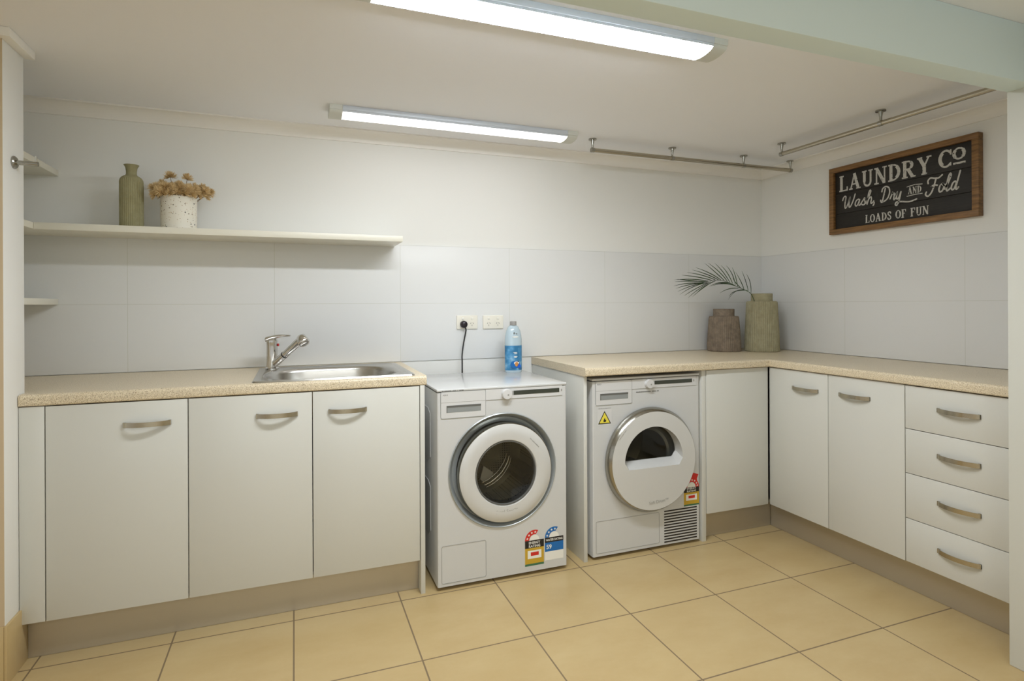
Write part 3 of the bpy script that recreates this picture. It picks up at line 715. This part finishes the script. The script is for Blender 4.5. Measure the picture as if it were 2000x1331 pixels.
dashes('small_print', t, (-1.379, DY, .768), (1, 0, 0), (0, 0, 1), .13, .005, GREYT2, 7); dashes('small_print', t, (-1.584, DY, .704), (1, 0, 0), (0, 0, 1), .066, .002, GREYT2, 9)
dashes('small_print', d, (-1.497, DY - PF, .560), (.66, 0, .75), (-.75, 0, .66), .055, .0045, GREYT, 11)
# hazard triangle
bm = NB(); O = (-1.5865, DY, .632); X, Z = (1, 0, 0), (0, 0, 1)
sdf_poly(bm, [(-.003, -.004), (.072, -.004), (.072, .068), (-.003, .068)], O, X, Z, 2, .0001, .0001)
sdf_poly(bm, [(0, 0), (.069, 0), (.0345, .061)], O, X, Z, 0, .0003, .0001); sdf_poly(bm, [(.007, .0045), (.062, .0045), (.0345, .053)], O, X, Z, 1, .0005, .0001)
sdf_poly(bm, [(.030, .009), (.040, .009), (.0425, .015), (.041, .021), (.0375, .018), (.036, .029), (.031, .022), (.028, .014)], O, X, Z, 0, .0007, .0001)
obj('warning_label', bm, [INK, YEL, APP2], t, 'yellow warning triangle with a flame', smooth=5)
stars_label(t, 'energy_label', 'red, black and gold energy rating sticker', (-1.105, DY, .188), .091, .157, 'dry')

# ------------------------------------------------------------------ power outlets, plug and cord
def outlet(cx, cz, label):
    t = thing('power_outlet', label, 'power outlet', (cx, -.008, cz), 'double power outlets over the washing machine')
    bm = NB(); box(bm, cx - .058, cx + .058, -.0165, -.0072, cz - .0365, cz + .0365, .003, 3); obj('faceplate', bm, OUTLET, t)
    for sx in (-.026, .026):
        bm = NB(); box(bm, cx + sx - .0055 , cx + sx + .0055, -.0205, -.0165, cz + .014, cz + .026, .0015); obj('switch', bm, OUTSW, t)
        bm = NB()
        for dx, dz, an in ((-.007, -.006, .5), (.007, -.006, -.5), (0, -.017, 0)):
            c = Vector((cx + sx + dx, -.0167, cz + dz)); u = Vector((math.sin(an), 0, math.cos(an))) * .0042; w_ = Vector((math.cos(an), 0, -math.sin(an))) * .0011
            prism(bm, [c - u - w_, c - u + w_, c + u + w_, c + u - w_], (0, -.0003, 0))
        obj('socket_slots', bm, GREYT2, t)
outlet(-2.043, 1.099, 'cream double power outlet with the black plug in it')
outlet(-1.8955, 1.098, 'cream double power outlet with nothing plugged in')
# ------------------------------------------------------------------ detergent bottle
BXc, BYc = -1.838, -.165
t = thing('detergent_bottle', 'clear blue bottle of laundry liquid standing on the washing machine', 'bottle', (BXc, BYc, WZ1))
def oval(bm, prof, ex, ey, n=40, cap0=True, cap1=True):
    rings = [[bm.verts.new((BXc + r * ex * math.cos(2 * PI * k / n), BYc + r * ey * math.sin(2 * PI * k / n), WZ1 + z)) for k in range(n)] for r, z in prof]
    for i in range(len(rings) - 1):
        for k in range(n): bm.faces.new((rings[i][k], rings[i][(k + 1) % n], rings[i + 1][(k + 1) % n], rings[i + 1][k]))
    if cap0: bm.faces.new(list(reversed(rings[0])))
    if cap1: bm.faces.new(rings[-1])
bm = NB(); oval(bm, [(.92, 0), (1, .006), (.98, .02), (.985, .10), (1, .15), (1.0, .17), (.96, .19), (.84, .215), (.62, .236), (.4, .243), (.36, .246)], .046, .032); obj('bottle_body', bm, BOTTLE, t, smooth=60)
bm = NB(); oval(bm, [(.995, .012), (1.0, .02), (1.005, .10), (1.015, .14)], .0464, .0324, cap0=False, cap1=False); obj('label', bm, BLAB, t, 'blue picture label', smooth=60)
bm = NB(); revolve(bm, (BXc, BYc, WZ1), 'z', [(.0165, .244), (.0175, .246), (.0172, .264), (.015, .266)], 28, flute=(28, .245, .265, .001)); obj('cap', bm, CAPG, t)
bm = NB(); zf = BYc - .0335
def blob(cx, cz, rx, rz, mi, y, n=14):
    prism(bm, [(BXc + cx + rx * math.cos(2 * PI * k / n), y, WZ1 + cz + rz * math.sin(2 * PI * k / n)) for k in range(n)], (0, -.0006, 0), mi=mi)
blob(-.003, .042, .027, .02, 3, zf); blob(.004, .050, .014, .008, 0, zf - .0007); blob(.005, .044, .010, .012, 1, zf - .0012); blob(-.012, .03, .012, .006, 3, zf - .0012); blob(.018, .034, .009, .010, 2, zf - .0012); blob(.013, .058, .0035, .0035, 4, zf - .0016)
for z_, x_, w_ in ((.104, -.002, .024), (.098, .0, .02), (.084, 0, .022), (.079, -.001, .018)): blob(x_, z_, w_ / 2, .0018, 0, zf, 8)
obj('label_picture', bm, [PAPER, ORANGE, BLUE2, BLUE, INK], t)
bm = NB()
blob(-.0, .185, .018, .004, 0, BYc - .0315, 10); blob(-.006, .203, .0035, .007, 4, BYc - .0285, 8); blob(.006, .200, .006, .003, 4, BYc - .0285, 8)
obj('shoulder_print', bm, [PAPER, ORANGE, BLUE2, BLUE, GREYT2], t)

# ------------------------------------------------------------------ vases, pot, dried flowers, palm frond
def vase(name, label, c, z0, prof, m, flute):
    bm = NB(); revolve(bm, (c[0], c[1], z0), 'z', prof, flute[0] * 8, flute=flute); return top(name, bm, m, label, 'vase', smooth=70)
h = .267
prof = [(.038, 0), (.043, .003), (.044, .01)] + [(.044, .01 + .185 * i / 4) for i in range(1, 5)] + [(.0425, .203), (.038, .212), (.029, .219), (.0215, .223), (.0195, .229), (.0195, .24), (.0215, .255), (.027, .266), (.0285, .267), (.0265, .2655), (.0185, .252), (.016, .24), (.016, .23)]
vase('slim_vase', 'tall slim sage green bottle-shaped vase on the long shelf', (-3.553, -.15), 1.519, prof, SAGE, (36, .005, .211, .0018))
prof = [(.094, 0), (.1, .004), (.1, .012), (.0975, .06), (.094, .12), (.0895, .185), (.087, .207), (.0855, .213), (.08, .216), (.064, .2165), (.062, .219), (.0615, .224), (.062, .256), (.0605, .26), (.057, .26), (.055, .255), (.054, .225)]
vase('ribbed_vase', 'squat ribbed taupe brown vase on the corner worktop', (-.414, -.11), .9, prof, TAUPE, (52, .003, .213, .003))
prof = [(.095, 0), (.1, .004), (.1, .012), (.0985, .08), (.095, .16), (.0905, .25), (.0885, .296), (.087, .303), (.08, .307), (.064, .3075), (.0615, .31), (.061, .318), (.061, .35), (.0595, .354), (.056, .354), (.054, .349), (.053, .315)]
vase('ribbed_vase', 'taller ribbed olive green vase with the palm frond in it', (-.212, -.21), .9, prof, OLIVE, (52, .003, .303, .003))
# terrazzo pot
PC = (-3.377, -.155)
t = thing('plant_pot', 'white terrazzo pot with brown specks, on the long shelf', 'plant pot', (PC[0], PC[1], 1.519))
bm = NB(); revolve(bm, (PC[0], PC[1], 1.519), 'z', [(.064, 0), (.068, .003), (.0695, .05), (.0695, .137), (.068, .139), (.065, .139), (.0635, .136), (.0635, .11), (.01, .11)], 64); obj('pot', bm, TERR, t, smooth=40)
t = thing('dried_flowers', 'bunch of spiky golden brown dried flowers in the terrazzo pot', 'dried flowers', (PC[0], PC[1], 1.63))
heads = [(-.092, .172, -.02), (-.062, .195, .0), (-.09, .205 - .02, .03), (-.034, .232, .01), (.036, .222, -.02), (-.05, .165, -.05), (-.02, .178, -.04), (.01, .182, -.05), (.035, .172, -.045), (.06, .18, -.03),
         (.088, .19, .01), (.104, .176, -.01), (.118, .172, .02), (-.085, .143, -.03), (-.055, .148, -.055), (-.025, .15, -.06), (.005, .154, -.062), (.032, .152, -.06), (.058, .15, -.045), (.074, .158, .0), (-.03, .19, .03), (.0, .195, .03), (.03, .19, .035), (.065, .186, .04), (-.075, .158, .05), (.1, .160, .03), (-.0, .168, .0), (-.045, .18, .01), (.05, .172, .01), (-.06, .155, -.066), (-.04, .172, -.06), (.02, .172, -.062), (.045, .17, -.058), (-.008, .17, -.064), (.07, .168, -.03), (-.07, .175, -.03), (.09, .165, .0), (.015, .165, .05), (-.03, .165, .05)]
base = Vector((PC[0], PC[1], 1.519))
for hx, hz, hy in heads:
    c = base + Vector((hx, hy, hz)); st = base + Vector((hx * .45, hy * .5, .112)); d_ = (c - st).normalized()
    if (c - st).length < .01: d_ = Vector((0, 0, 1))
    bm = NB(); tube(bm, [st, st.lerp(c, .5) + Vector((0, 0, .004)), c], .0011, 5); obj('stem', bm, STEM, t, smooth=60)
    bm = NB(); R_ = random.uniform(.025, .031)
    a_ = d_.cross(Vector((.3, .9, .1))).normalized(); b_ = d_.cross(a_)
    for k in range(150):
        th_ = random.uniform(0, 1.75); ph = random.uniform(0, 2 * PI)
        dv = (d_ * math.cos(th_) + (a_ * math.cos(ph) + b_ * math.sin(ph)) * math.sin(th_)).normalized(); Lk = R_ * random.uniform(.75, 1.05)
        s_ = dv.cross(Vector((random.random(), random.random(), random.random() + .1))).normalized() * .0011; q_ = dv.cross(s_.normalized()) * .0011
        p0, p1 = c - d_ * .004, c - d_ * .004 + dv * Lk * .75; tip = c - d_ * .004 + dv * Lk
        v = [bm.verts.new(p0 - s_ * .5), bm.verts.new(p0 + s_ * .5), bm.verts.new(p0 + q_ * .5)]; w = [bm.verts.new(p1 - s_), bm.verts.new(p1 + s_), bm.verts.new(p1 + q_ * 1.4)]; e = bm.verts.new(tip)
        for i in range(3):
            j = (i + 1) % 3; bm.faces.new((v[i], v[j], w[j], w[i])); bm.faces.new((w[i], w[j], e))
    obj('flower_head', bm, DRY, t, smooth=60)
# palm frond, standing in the olive vase: laid out in the plane of the vase from the photo's outline
def zp(x, y, dep):      # crop point -> world on plane y = dep
    u, v = 1280 + x / 5.546, 480 + y / 5.546
    d = fw + rp * ((u - U0) / F_PX) + upv * ((V0 - v) / F_PX); q = (dep - CAM.y) / d.y; return CAM + d * q
t = thing('palm_frond', 'dark green palm frond arching left out of the olive vase', 'palm leaf', tuple(zp(1050, 560, -.22)))
rach = [(1085, 640), (1060, 570), (1035, 522), (985, 488), (890, 447), (800, 402), (700, 375), (600, 382), (520, 398), (440, 402)]
bm = NB(); pts = spline([zp(x, y, -.225 + .0 * i) for i, (x, y) in enumerate(rach)], 5); tube(bm, pts, [.0022 * (1 - .6 * i / len(pts)) for i in range(len(pts))], 8); obj('stem', bm, LEAF, t, smooth=60)
leaves = [((1035, 515), (1025, 400), (985, 308)), ((1005, 492), (975, 380), (935, 273)), ((960, 478), (925, 390), (868, 285)), ((930, 465), (860, 390), (835, 330)), ((890, 440), (865, 330), (830, 233)), ((865, 425), (830, 310), (768, 216)), ((835, 410), (780, 300), (708, 212)),
          ((805, 398), (730, 285), (643, 190)), ((780, 388), (690, 285), (572, 188)), ((745, 378), (650, 290), (533, 190)), ((710, 374), (590, 300), (438, 238)), ((685, 372), (550, 310), (398, 262)), ((650, 372), (500, 320), (342, 291)), ((610, 376), (450, 340), (283, 320)),
          ((570, 385), (400, 365), (205, 372)), ((560, 392), (390, 385), (210, 392)), ((545, 396), (380, 378), (240, 366)), ((500, 405), (340, 410), (200, 438)), ((520, 403), (360, 425), (222, 466)), ((530, 404), (380, 440), (240, 500)), ((560, 400), (400, 450), (265, 532)),
          ((575, 398), (430, 470), (308, 547)), ((600, 392), (470, 470), (355, 565)), ((625, 388), (500, 470), (402, 556)), ((650, 382), (520, 450), (432, 532)),
          ((880, 442), (740, 412), (600, 442)), ((850, 428), (720, 405), (620, 428)), ((900, 462), (790, 470), (698, 516)), ((1000, 490), (880, 490), (790, 587)), ((965, 484), (850, 500), (800, 560)), ((820, 410), (700, 400), (580, 445))]
for i, (a, m_, e) in enumerate(leaves):
    dep = -.225 + (.05 if i % 2 else -.05) * random.uniform(.4, 1)
    A0, Mm, E0 = zp(*a, -.225), zp(*m_, (dep - .225) / 2), zp(*e, dep)
    bm = NB(); P3 = [A0 * (1 - s) ** 2 + (2 * Mm - .5 * (A0 + E0)) * 2 * s * (1 - s) + E0 * s * s for s in [k / 10 for k in range(11)]]
    rows_ = []
    for k, p in enumerate(P3):
        s = k / 10; w = .0026 * (math.sin(PI * min(1, s * .9 + .12)) ** .6) * (1 - .3 * s) + .0003
        tv = (P3[min(k + 1, 10)] - P3[max(k - 1, 0)]).normalized(); nz = tv.cross(Vector((0, 1, .35))).normalized(); fold = tv.cross(nz) * w * .5
        rows_.append((bm.verts.new(p + nz * w + fold), bm.verts.new(p), bm.verts.new(p - nz * w + fold), bm.verts.new(p - fold * .4)))
    for k in range(10):
        q, r2 = rows_[k], rows_[k + 1]
        for c_ in ((0, 1), (1, 2), (2, 3), (3, 0)): bm.faces.new((q[c_[0]], q[c_[1]], r2[c_[1]], r2[c_[0]]))
    obj('leaflet', bm, LEAF, t, smooth=60)

# ------------------------------------------------------------------ ceiling batten lamps
def batten(yc, label):
    x0, x1 = -2.766, -1.562
    t = thing('batten_light', label, 'ceiling light', ((x0 + x1) / 2, yc, CZ), 'LED batten lights on the ceiling')
    hw, bz = .06, .02
    bm = NB(); box(bm, x0 + .055, x1 - .055, yc - hw, yc + hw, CZ - bz, CZ, .0015); obj('housing', bm, LAMPB, t)
    for sg in (-1, 1):
        bm = NB(); box(bm, x0 + .055, x1 - .055, yc + sg * .0535, yc + sg * .0565, CZ - bz - .0075, CZ - bz); obj('lip', bm, LAMPB, t)  # lips added to block diffuser light from spilling onto the ceiling
    def prof(w, dpt, n=14): return [(w * math.cos(PI * i / n), -bz - dpt * math.sin(PI * i / n) ** .8) for i in range(n + 1)]
    bm = NB(); pts = [(yc + p, CZ + z) for p, z in prof(.0525, .018)]
    prism(bm, [(x0 + .0552, y, z + .0004) for y, z in pts] , (x1 - x0 - .1104, 0, 0)); obj('diffuser', bm, LED if yc > -1 else LEDN, t, 'glowing white diffuser', smooth=60)
    for a, b_ in ((x0, x0 + .055), (x1 - .055, x1)):
        bm = NB(); pts = [(yc + hw, CZ), (yc + hw, CZ - bz)] + [(yc + p, CZ + z) for p, z in prof(.056, .020)] + [(yc - hw, CZ - bz), (yc - hw, CZ)]
        prism(bm, [(a, y, z) for y, z in pts], (b_ - a, 0, 0)); obj('end_cap', bm, LAMPC, t, smooth=50)
batten(-.31, 'slim LED batten light near the back wall, farther of the two')
batten(-1.355, 'slim LED batten light beside the ceiling beam, nearer of the two')

# ------------------------------------------------------------------ hanging rails
def rail(axis, fixed, a0, a1, br, label):
    zr = 2.007
    P = (lambda s, z: Vector((s, fixed, z))) if axis == 'x' else (lambda s, z: Vector((fixed, s, z)))
    t = thing('hanging_rail', label, 'hanging rail', tuple(P((a0 + a1) / 2, CZ)), 'ceiling-hung clothes rails')
    bm = NB(); cyl(bm, P(a0, zr), P(a1, zr), .011, n=20); obj('tube', bm, NICKEL, t, smooth=50)
    for s in br:
        bm = NB(); tube(bm, [P(s, CZ), P(s, CZ - .006), P(s, CZ - .0065), P(s, CZ - .03), P(s, zr + .012), P(s, zr + .008)], [.021, .021, .010, .006, .005, .008], 18)
        tb = 1 if axis == 'x' else 0
        dv = P(1, 0) - P(0, 0); tube(bm, [P(s, zr) - dv * .009, P(s, zr) + dv * .009], .0125, 18); obj('bracket', bm, CHROMED, t, smooth=35)
rail('x', -.285, -1.43, -.052, (-1.43, -.925, -.42, -.058), 'metal hanging rail under the ceiling, parallel to the back wall')
rail('y', -.415, -.55, -1.733, (-.556, -1.105, -1.65), 'metal hanging rail under the ceiling, along the sign wall')

# ------------------------------------------------------------------ robe hook on the left return
t = thing('wall_hook', 'small chrome coat hook on the left wall return', 'hook', (-3.772, -.615, 1.667))
bm = NB(); tube(bm, [(-3.772, -.628, 1.665), (-3.768, -.628, 1.665), (-3.764, -.628, 1.665)], [.021, .021, .017], 24); obj('flange', bm, CHROMED, t, smooth=35)
bm = NB(); cyl(bm, (-3.765, -.628, 1.665), (-3.706, -.628, 1.664), .0078, n=16); obj('peg', bm, CHROMED, t)
bm = NB(); cyl(bm, (-3.712, -.628, 1.668), (-3.712, -.628, 1.690), .0032, n=10); obj('pin', bm, CHROME, t)

# ------------------------------------------------------------------ framed sign, lettering built stroke by stroke
SY0_, SY1_, SZ0, SZ1 = -.528, -1.276, 1.583, 1.959
t = thing('framed_sign', 'black LAUNDRY Co sign with white lettering in a brown wooden frame', 'sign', (0, -.9, 1.58))
FW = .028; dF = .034
for nm, (ya, yb, za, zb_) in dict(a=(SY0_, SY1_, SZ1 - FW, SZ1), b=(SY0_, SY1_, SZ0, SZ0 + FW), c=(SY0_, SY0_ - FW, SZ0 + FW, SZ1 - FW), d=(SY1_, SY1_ + FW, SZ0 + FW, SZ1 - FW)).items():
    bm = NB(); box(bm, -dF, -.001, ya, yb, za, zb_, .0015); obj('frame_rail', bm, WOOD, t)
zs = [SZ0 + FW, 1.697, 1.811, SZ1 - FW]
for i in range(3):
    bm = NB(); box(bm, -.018, -.002, SY0_ - FW, SY1_ + FW, zs[i] + .0008, zs[i + 1] - .0008, .0012); obj('board', bm, BOARD, t)
SO = Vector((-.0186, -.556, 0)); SX = Vector((0, -1, 0)); SZ = Vector((0, 0, 1))
LAY = [0]
def stroke(bm, pts, w, T, smooth=False):
    """pts in glyph units, T maps (x,y)->(s,z); one mitred ribbon per stroke, each a hair above the last"""
    P = [Vector((*T(*p), 0)) for p in pts]
    if smooth: P = spline(P, 5)
    P = [p for i, p in enumerate(P) if i == 0 or (p - P[i - 1]).length > 1e-5]
    LAY[0] += 1; lift = (LAY[0] % 9) * .00005
    out = lambda p: SO + SX * p.x + SZ * p.y + Vector((-lift, 0, 0))
    L_, R_ = [], []; n_ = len(P); closed = (P[0] - P[-1]).length < 1e-4
    def side(i, j):
        d = (P[j] - P[i]).normalized(); return Vector((-d.y, d.x, 0))
    for i in range(n_):
        if 0 < i < n_ - 1: a_, b_ = side(i - 1, i), side(i, i + 1)
        elif closed: a_, b_ = side(n_ - 2, n_ - 1), side(0, 1)
        elif i == 0: a_ = b_ = side(0, 1)
        else: a_ = b_ = side(n_ - 2, n_ - 1)
        m_ = (a_ + b_); m_ = m_.normalized() if m_.length > .2 else a_
        k = min(1 / max(m_.dot(a_), .35), 1.6); L_.append(P[i] + m_ * w / 2 * k); R_.append(P[i] - m_ * w / 2 * k)
    if smooth:   # rounded ends
        for q, e in ((0, 1), (n_ - 1, n_ - 2)):
            d = (P[q] - P[e]).normalized() * w * .4
            if q == 0: L_.insert(0, P[0] + d + (L_[0] - P[0]) * .5); R_.insert(0, P[0] + d + (R_[0] - P[0]) * .5)
            else: L_.append(P[-1] + d + (L_[-1] - P[-1]) * .5); R_.append(P[-1] + d + (R_[-1] - P[-1]) * .5)
    lv = [bm.verts.new(out(p)) for p in L_]; rv = [bm.verts.new(out(p)) for p in R_]
    for i in range(len(lv) - 1): bm.faces.new((rv[i], rv[i + 1], lv[i + 1], lv[i]))
def arc(cx, cy, rx, ry, a0, a1, n=12): return [(cx + rx * math.cos(math.radians(a0 + (a1 - a0) * i / n)), cy + ry * math.sin(math.radians(a0 + (a1 - a0) * i / n))) for i in range(n + 1)]
TK, TN, SF = .2, .1, .09
SER = {
 'L': (.74, [([(.2, 0), (.2, 1)], TK), ([(.02, .045), (.72, .045)], SF), ([(.68, 0), (.68, .27)], SF), ([(.04, .955), (.4, .955)], SF)]),
 'A': (.92, [([(.14, .03), (.44, 1)], TN), ([(.42, 1), (.74, .02)], TK), ([(.22, .33), (.62, .33)], SF), ([(0, .045), (.3, .045)], SF), ([(.56, .045), (.92, .045)], SF)]),
 'U': (.86, [([(.2, .97), (.2, .3)] + arc(.44, .3, .24, .25, 180, 360)[1:] + [(.68, .97)], TN * 1.3), ([(.2, .97), (.2, .32)], TK), ([(.02, .955), (.38, .955)], SF), ([(.52, .955), (.86, .955)], SF)]),
 'N': (.92, [([(.17, 0), (.17, 1)], TN), ([(.17, .97), (.74, .03)], TK), ([(.76, 0), (.76, 1)], TN), ([(0, .045), (.34, .045)], SF), ([(0, .955), (.3, .955)], SF), ([(.6, .955), (.92, .955)], SF)]),
 'D': (.86, [([(.2, 0), (.2, 1)], TK), ([(.1, .94)] + arc(.35, .5, .4, .44, 90, -90) + [(.1, .06)], TN), (arc(.33, .5, .42, .4, 55, -55), TK), ([(.0, .955), (.3, .955)], SF), ([(0, .045), (.3, .045)], SF)]),
 'R': (.92, [([(.2, 0), (.2, 1)], TK), ([(.1, .945)] + arc(.42, .72, .25, .22, 90, -90) + [(.2, .5)], TN), (arc(.42, .72, .26, .2, 50, -50), TK * .9), ([(.42, .5), (.72, .03)], TK), ([(0, .045), (.4, .045)], SF), ([(.62, .045), (.92, .045)], SF), ([(0, .955), (.3, .955)], SF)]),
 'Y': (.9, [([(.16, .97), (.45, .48)], TK), ([(.76, .97), (.47, .48)], TN), ([(.46, .5), (.46, 0)], TK), ([(0, .955), (.34, .955)], SF), ([(.6, .955), (.92, .955)], SF), ([(.28, .045), (.64, .045)], SF)]),
 'C': (.82, [(arc(.45, .5, .35, .46, 40, 320, 20), TN * 1.2), (arc(.47, .5, .34, .42, 125, 235), TK), ([(.74, .68), (.74, .98)], SF), ([(.74, .06), (.74, .26)], SF * .7)]),
 'O': (.84, [(arc(.42, .5, .34, .45, 0, 360, 26), TN * 1.1), (arc(.42, .5, .33, .42, 135, 225), TK * .95), (arc(.42, .5, .33, .42, -45, 45), TK * .95)]),
 'S': (.7, [([(.58, .72), (.52, .9), (.33, .95), (.14, .86), (.13, .68), (.3, .55), (.48, .44), (.58, .28), (.5, .1), (.3, .045), (.12, .12), (.08, .3)], TN * 1.5)]),
 'F': (.74, [([(.2, 0), (.2, 1)], TK), ([(.02, .955), (.7, .955)], SF), ([(.66, .7), (.66, .98)], SF), ([(.2, .52), (.55, .52)], SF), ([(.0, .045), (.4, .045)], SF)]),
 ' ': (.45, []) }
def serif(bm, body_, s0, s1, z, h, wk=1.0):
    tot = sum(SER[c][0] + .1 for c in body_) - .1; sx = (s1 - s0) / tot; x = 0
    for ch in body_:
        adv, st = SER[ch]
        for pts, w in st: stroke(bm, pts, w * (h * .5 + sx * .5) * wk, lambda a, b__, x=x: (s0 + (x + a) * sx, z + b__ * h))
        x += adv + .1
bm = NB(); serif(bm, 'LAUNDRY', .024, .512, 1.8195, .088)
serif(bm, 'C', .542, .604, 1.8315, .083)
serif(bm, 'O', .606, .660, 1.8575, .055, 1.25)
stroke(bm, [(.608, 1.841), (.660, 1.841)], .009, lambda a, b__: (a, b__))
obj('lettering', bm, CHALK, t, 'worn white lettering LAUNDRY Co', smooth=5)
bm = NB(); serif(bm, 'LOADS OF FUN', .178, .500, 1.6235, .043, 1.0); obj('lettering', bm, CHALK, t, 'worn white lettering LOADS OF FUN', smooth=5)
SCR = {
 'W': (1.0, [[(-.06, .62), (-.02, .8), (.1, .92), (.2, .82), (.17, .4), (.2, .05), (.3, .02), (.45, .35), (.55, .78), (.52, .3), (.56, .03), (.68, .08), (.85, .5), (.95, .95)]]),
 'a': (.52, [[(.36, .42), (.26, .5), (.1, .4), (.04, .18), (.12, .02), (.26, .1), (.38, .46)], [(.38, .46), (.34, .14), (.4, .02), (.56, .14)]]),
 's': (.42, [[(-.04, .1), (.12, .34), (.24, .52), (.26, .36), (.32, .16), (.24, .01), (.08, .04)], [(.24, .01), (.44, .14)]]),
 'h': (.56, [[(-.02, .14), (.14, .5), (.26, .9), (.18, 1.0), (.1, .7), (.08, .0)], [(.08, .05), (.18, .38), (.32, .5), (.38, .34), (.36, .1), (.42, .01), (.58, .16)]]),
 ',': (.3, [[(.06, .06), (.07, -.04), (.0, -.18)]]),
 'D': (.86, [[(.3, .92), (.24, .5), (.16, .04)], [(.0, .14), (.06, .0), (.3, .01), (.6, .2), (.72, .58), (.6, .92), (.3, 1.04), (.06, .92), (.02, .72)]]),
 'r': (.46, [[(-.04, .12), (.1, .44), (.12, .54), (.16, .42), (.3, .44), (.28, .12), (.34, .01), (.46, .12)]]),
 'y': (.52, [[(-.02, .3), (.06, .5), (.04, .16), (.14, .02), (.26, .12), (.38, .48)], [(.38, .48), (.3, -.1), (.16, -.4), (.02, -.34), (.1, -.18), (.5, -.2), (1.2, -.3), (1.75, -.2)]]),
 'F': (.78, [[(.0, .66), (-.04, .84), (.12, .98), (.4, .92), (.7, .9), (.92, 1.04)], [(.52, .92), (.44, .5), (.32, .1), (.1, -.12), (-.1, .0), (-.06, .16)], [(.24, .46), (.44, .5), (.66, .46)]]),
 'o': (.46, [[(.26, .5), (.1, .42), (.03, .18), (.12, .02), (.28, .08), (.36, .32), (.26, .5), (.3, .38), (.48, .42)]]),
 'l': (.36, [[(-.02, .14), (.16, .5), (.28, .9), (.2, 1.02), (.1, .7), (.08, .16), (.16, .01), (.34, .14)]]),
 'd': (.56, [[(.34, .42), (.24, .5), (.1, .4), (.04, .18), (.12, .02), (.26, .1), (.36, .44)], [(.5, 1.08), (.42, .6), (.34, .16), (.4, .01), (.52, .12)]]) }
def script(bm, body_, s0, s1, z, h, w):
    tot = sum(SCR[c][0] for c in body_); sx = (s1 - s0) / tot; x = 0
    for ch in body_:
        adv, st = SCR[ch]
        for pts in st: stroke(bm, pts, w, lambda a, b__, x=x: (s0 + (x + a) * sx + b__ * h * .12, z + b__ * h), True)
        x += adv
bm = NB(); script(bm, 'Wash,', .045, .244, 1.724, .072, .0072); script(bm, 'Dry', .262, .372, 1.722, .074, .0072); script(bm, 'Fold', .492, .632, 1.720, .078, .0074)
serif(bm, 'AND', .402, .466, 1.737, .034, 1.0)
stroke(bm, [(.396, 1.775), (.434, 1.780), (.472, 1.776)], .004, lambda a, b__: (a, b__)); stroke(bm, [(.396, 1.728), (.434, 1.731), (.472, 1.730)], .004, lambda a, b__: (a, b__))
obj('lettering', bm, CHALK, t, 'worn white script Wash, Dry AND Fold', smooth=5)
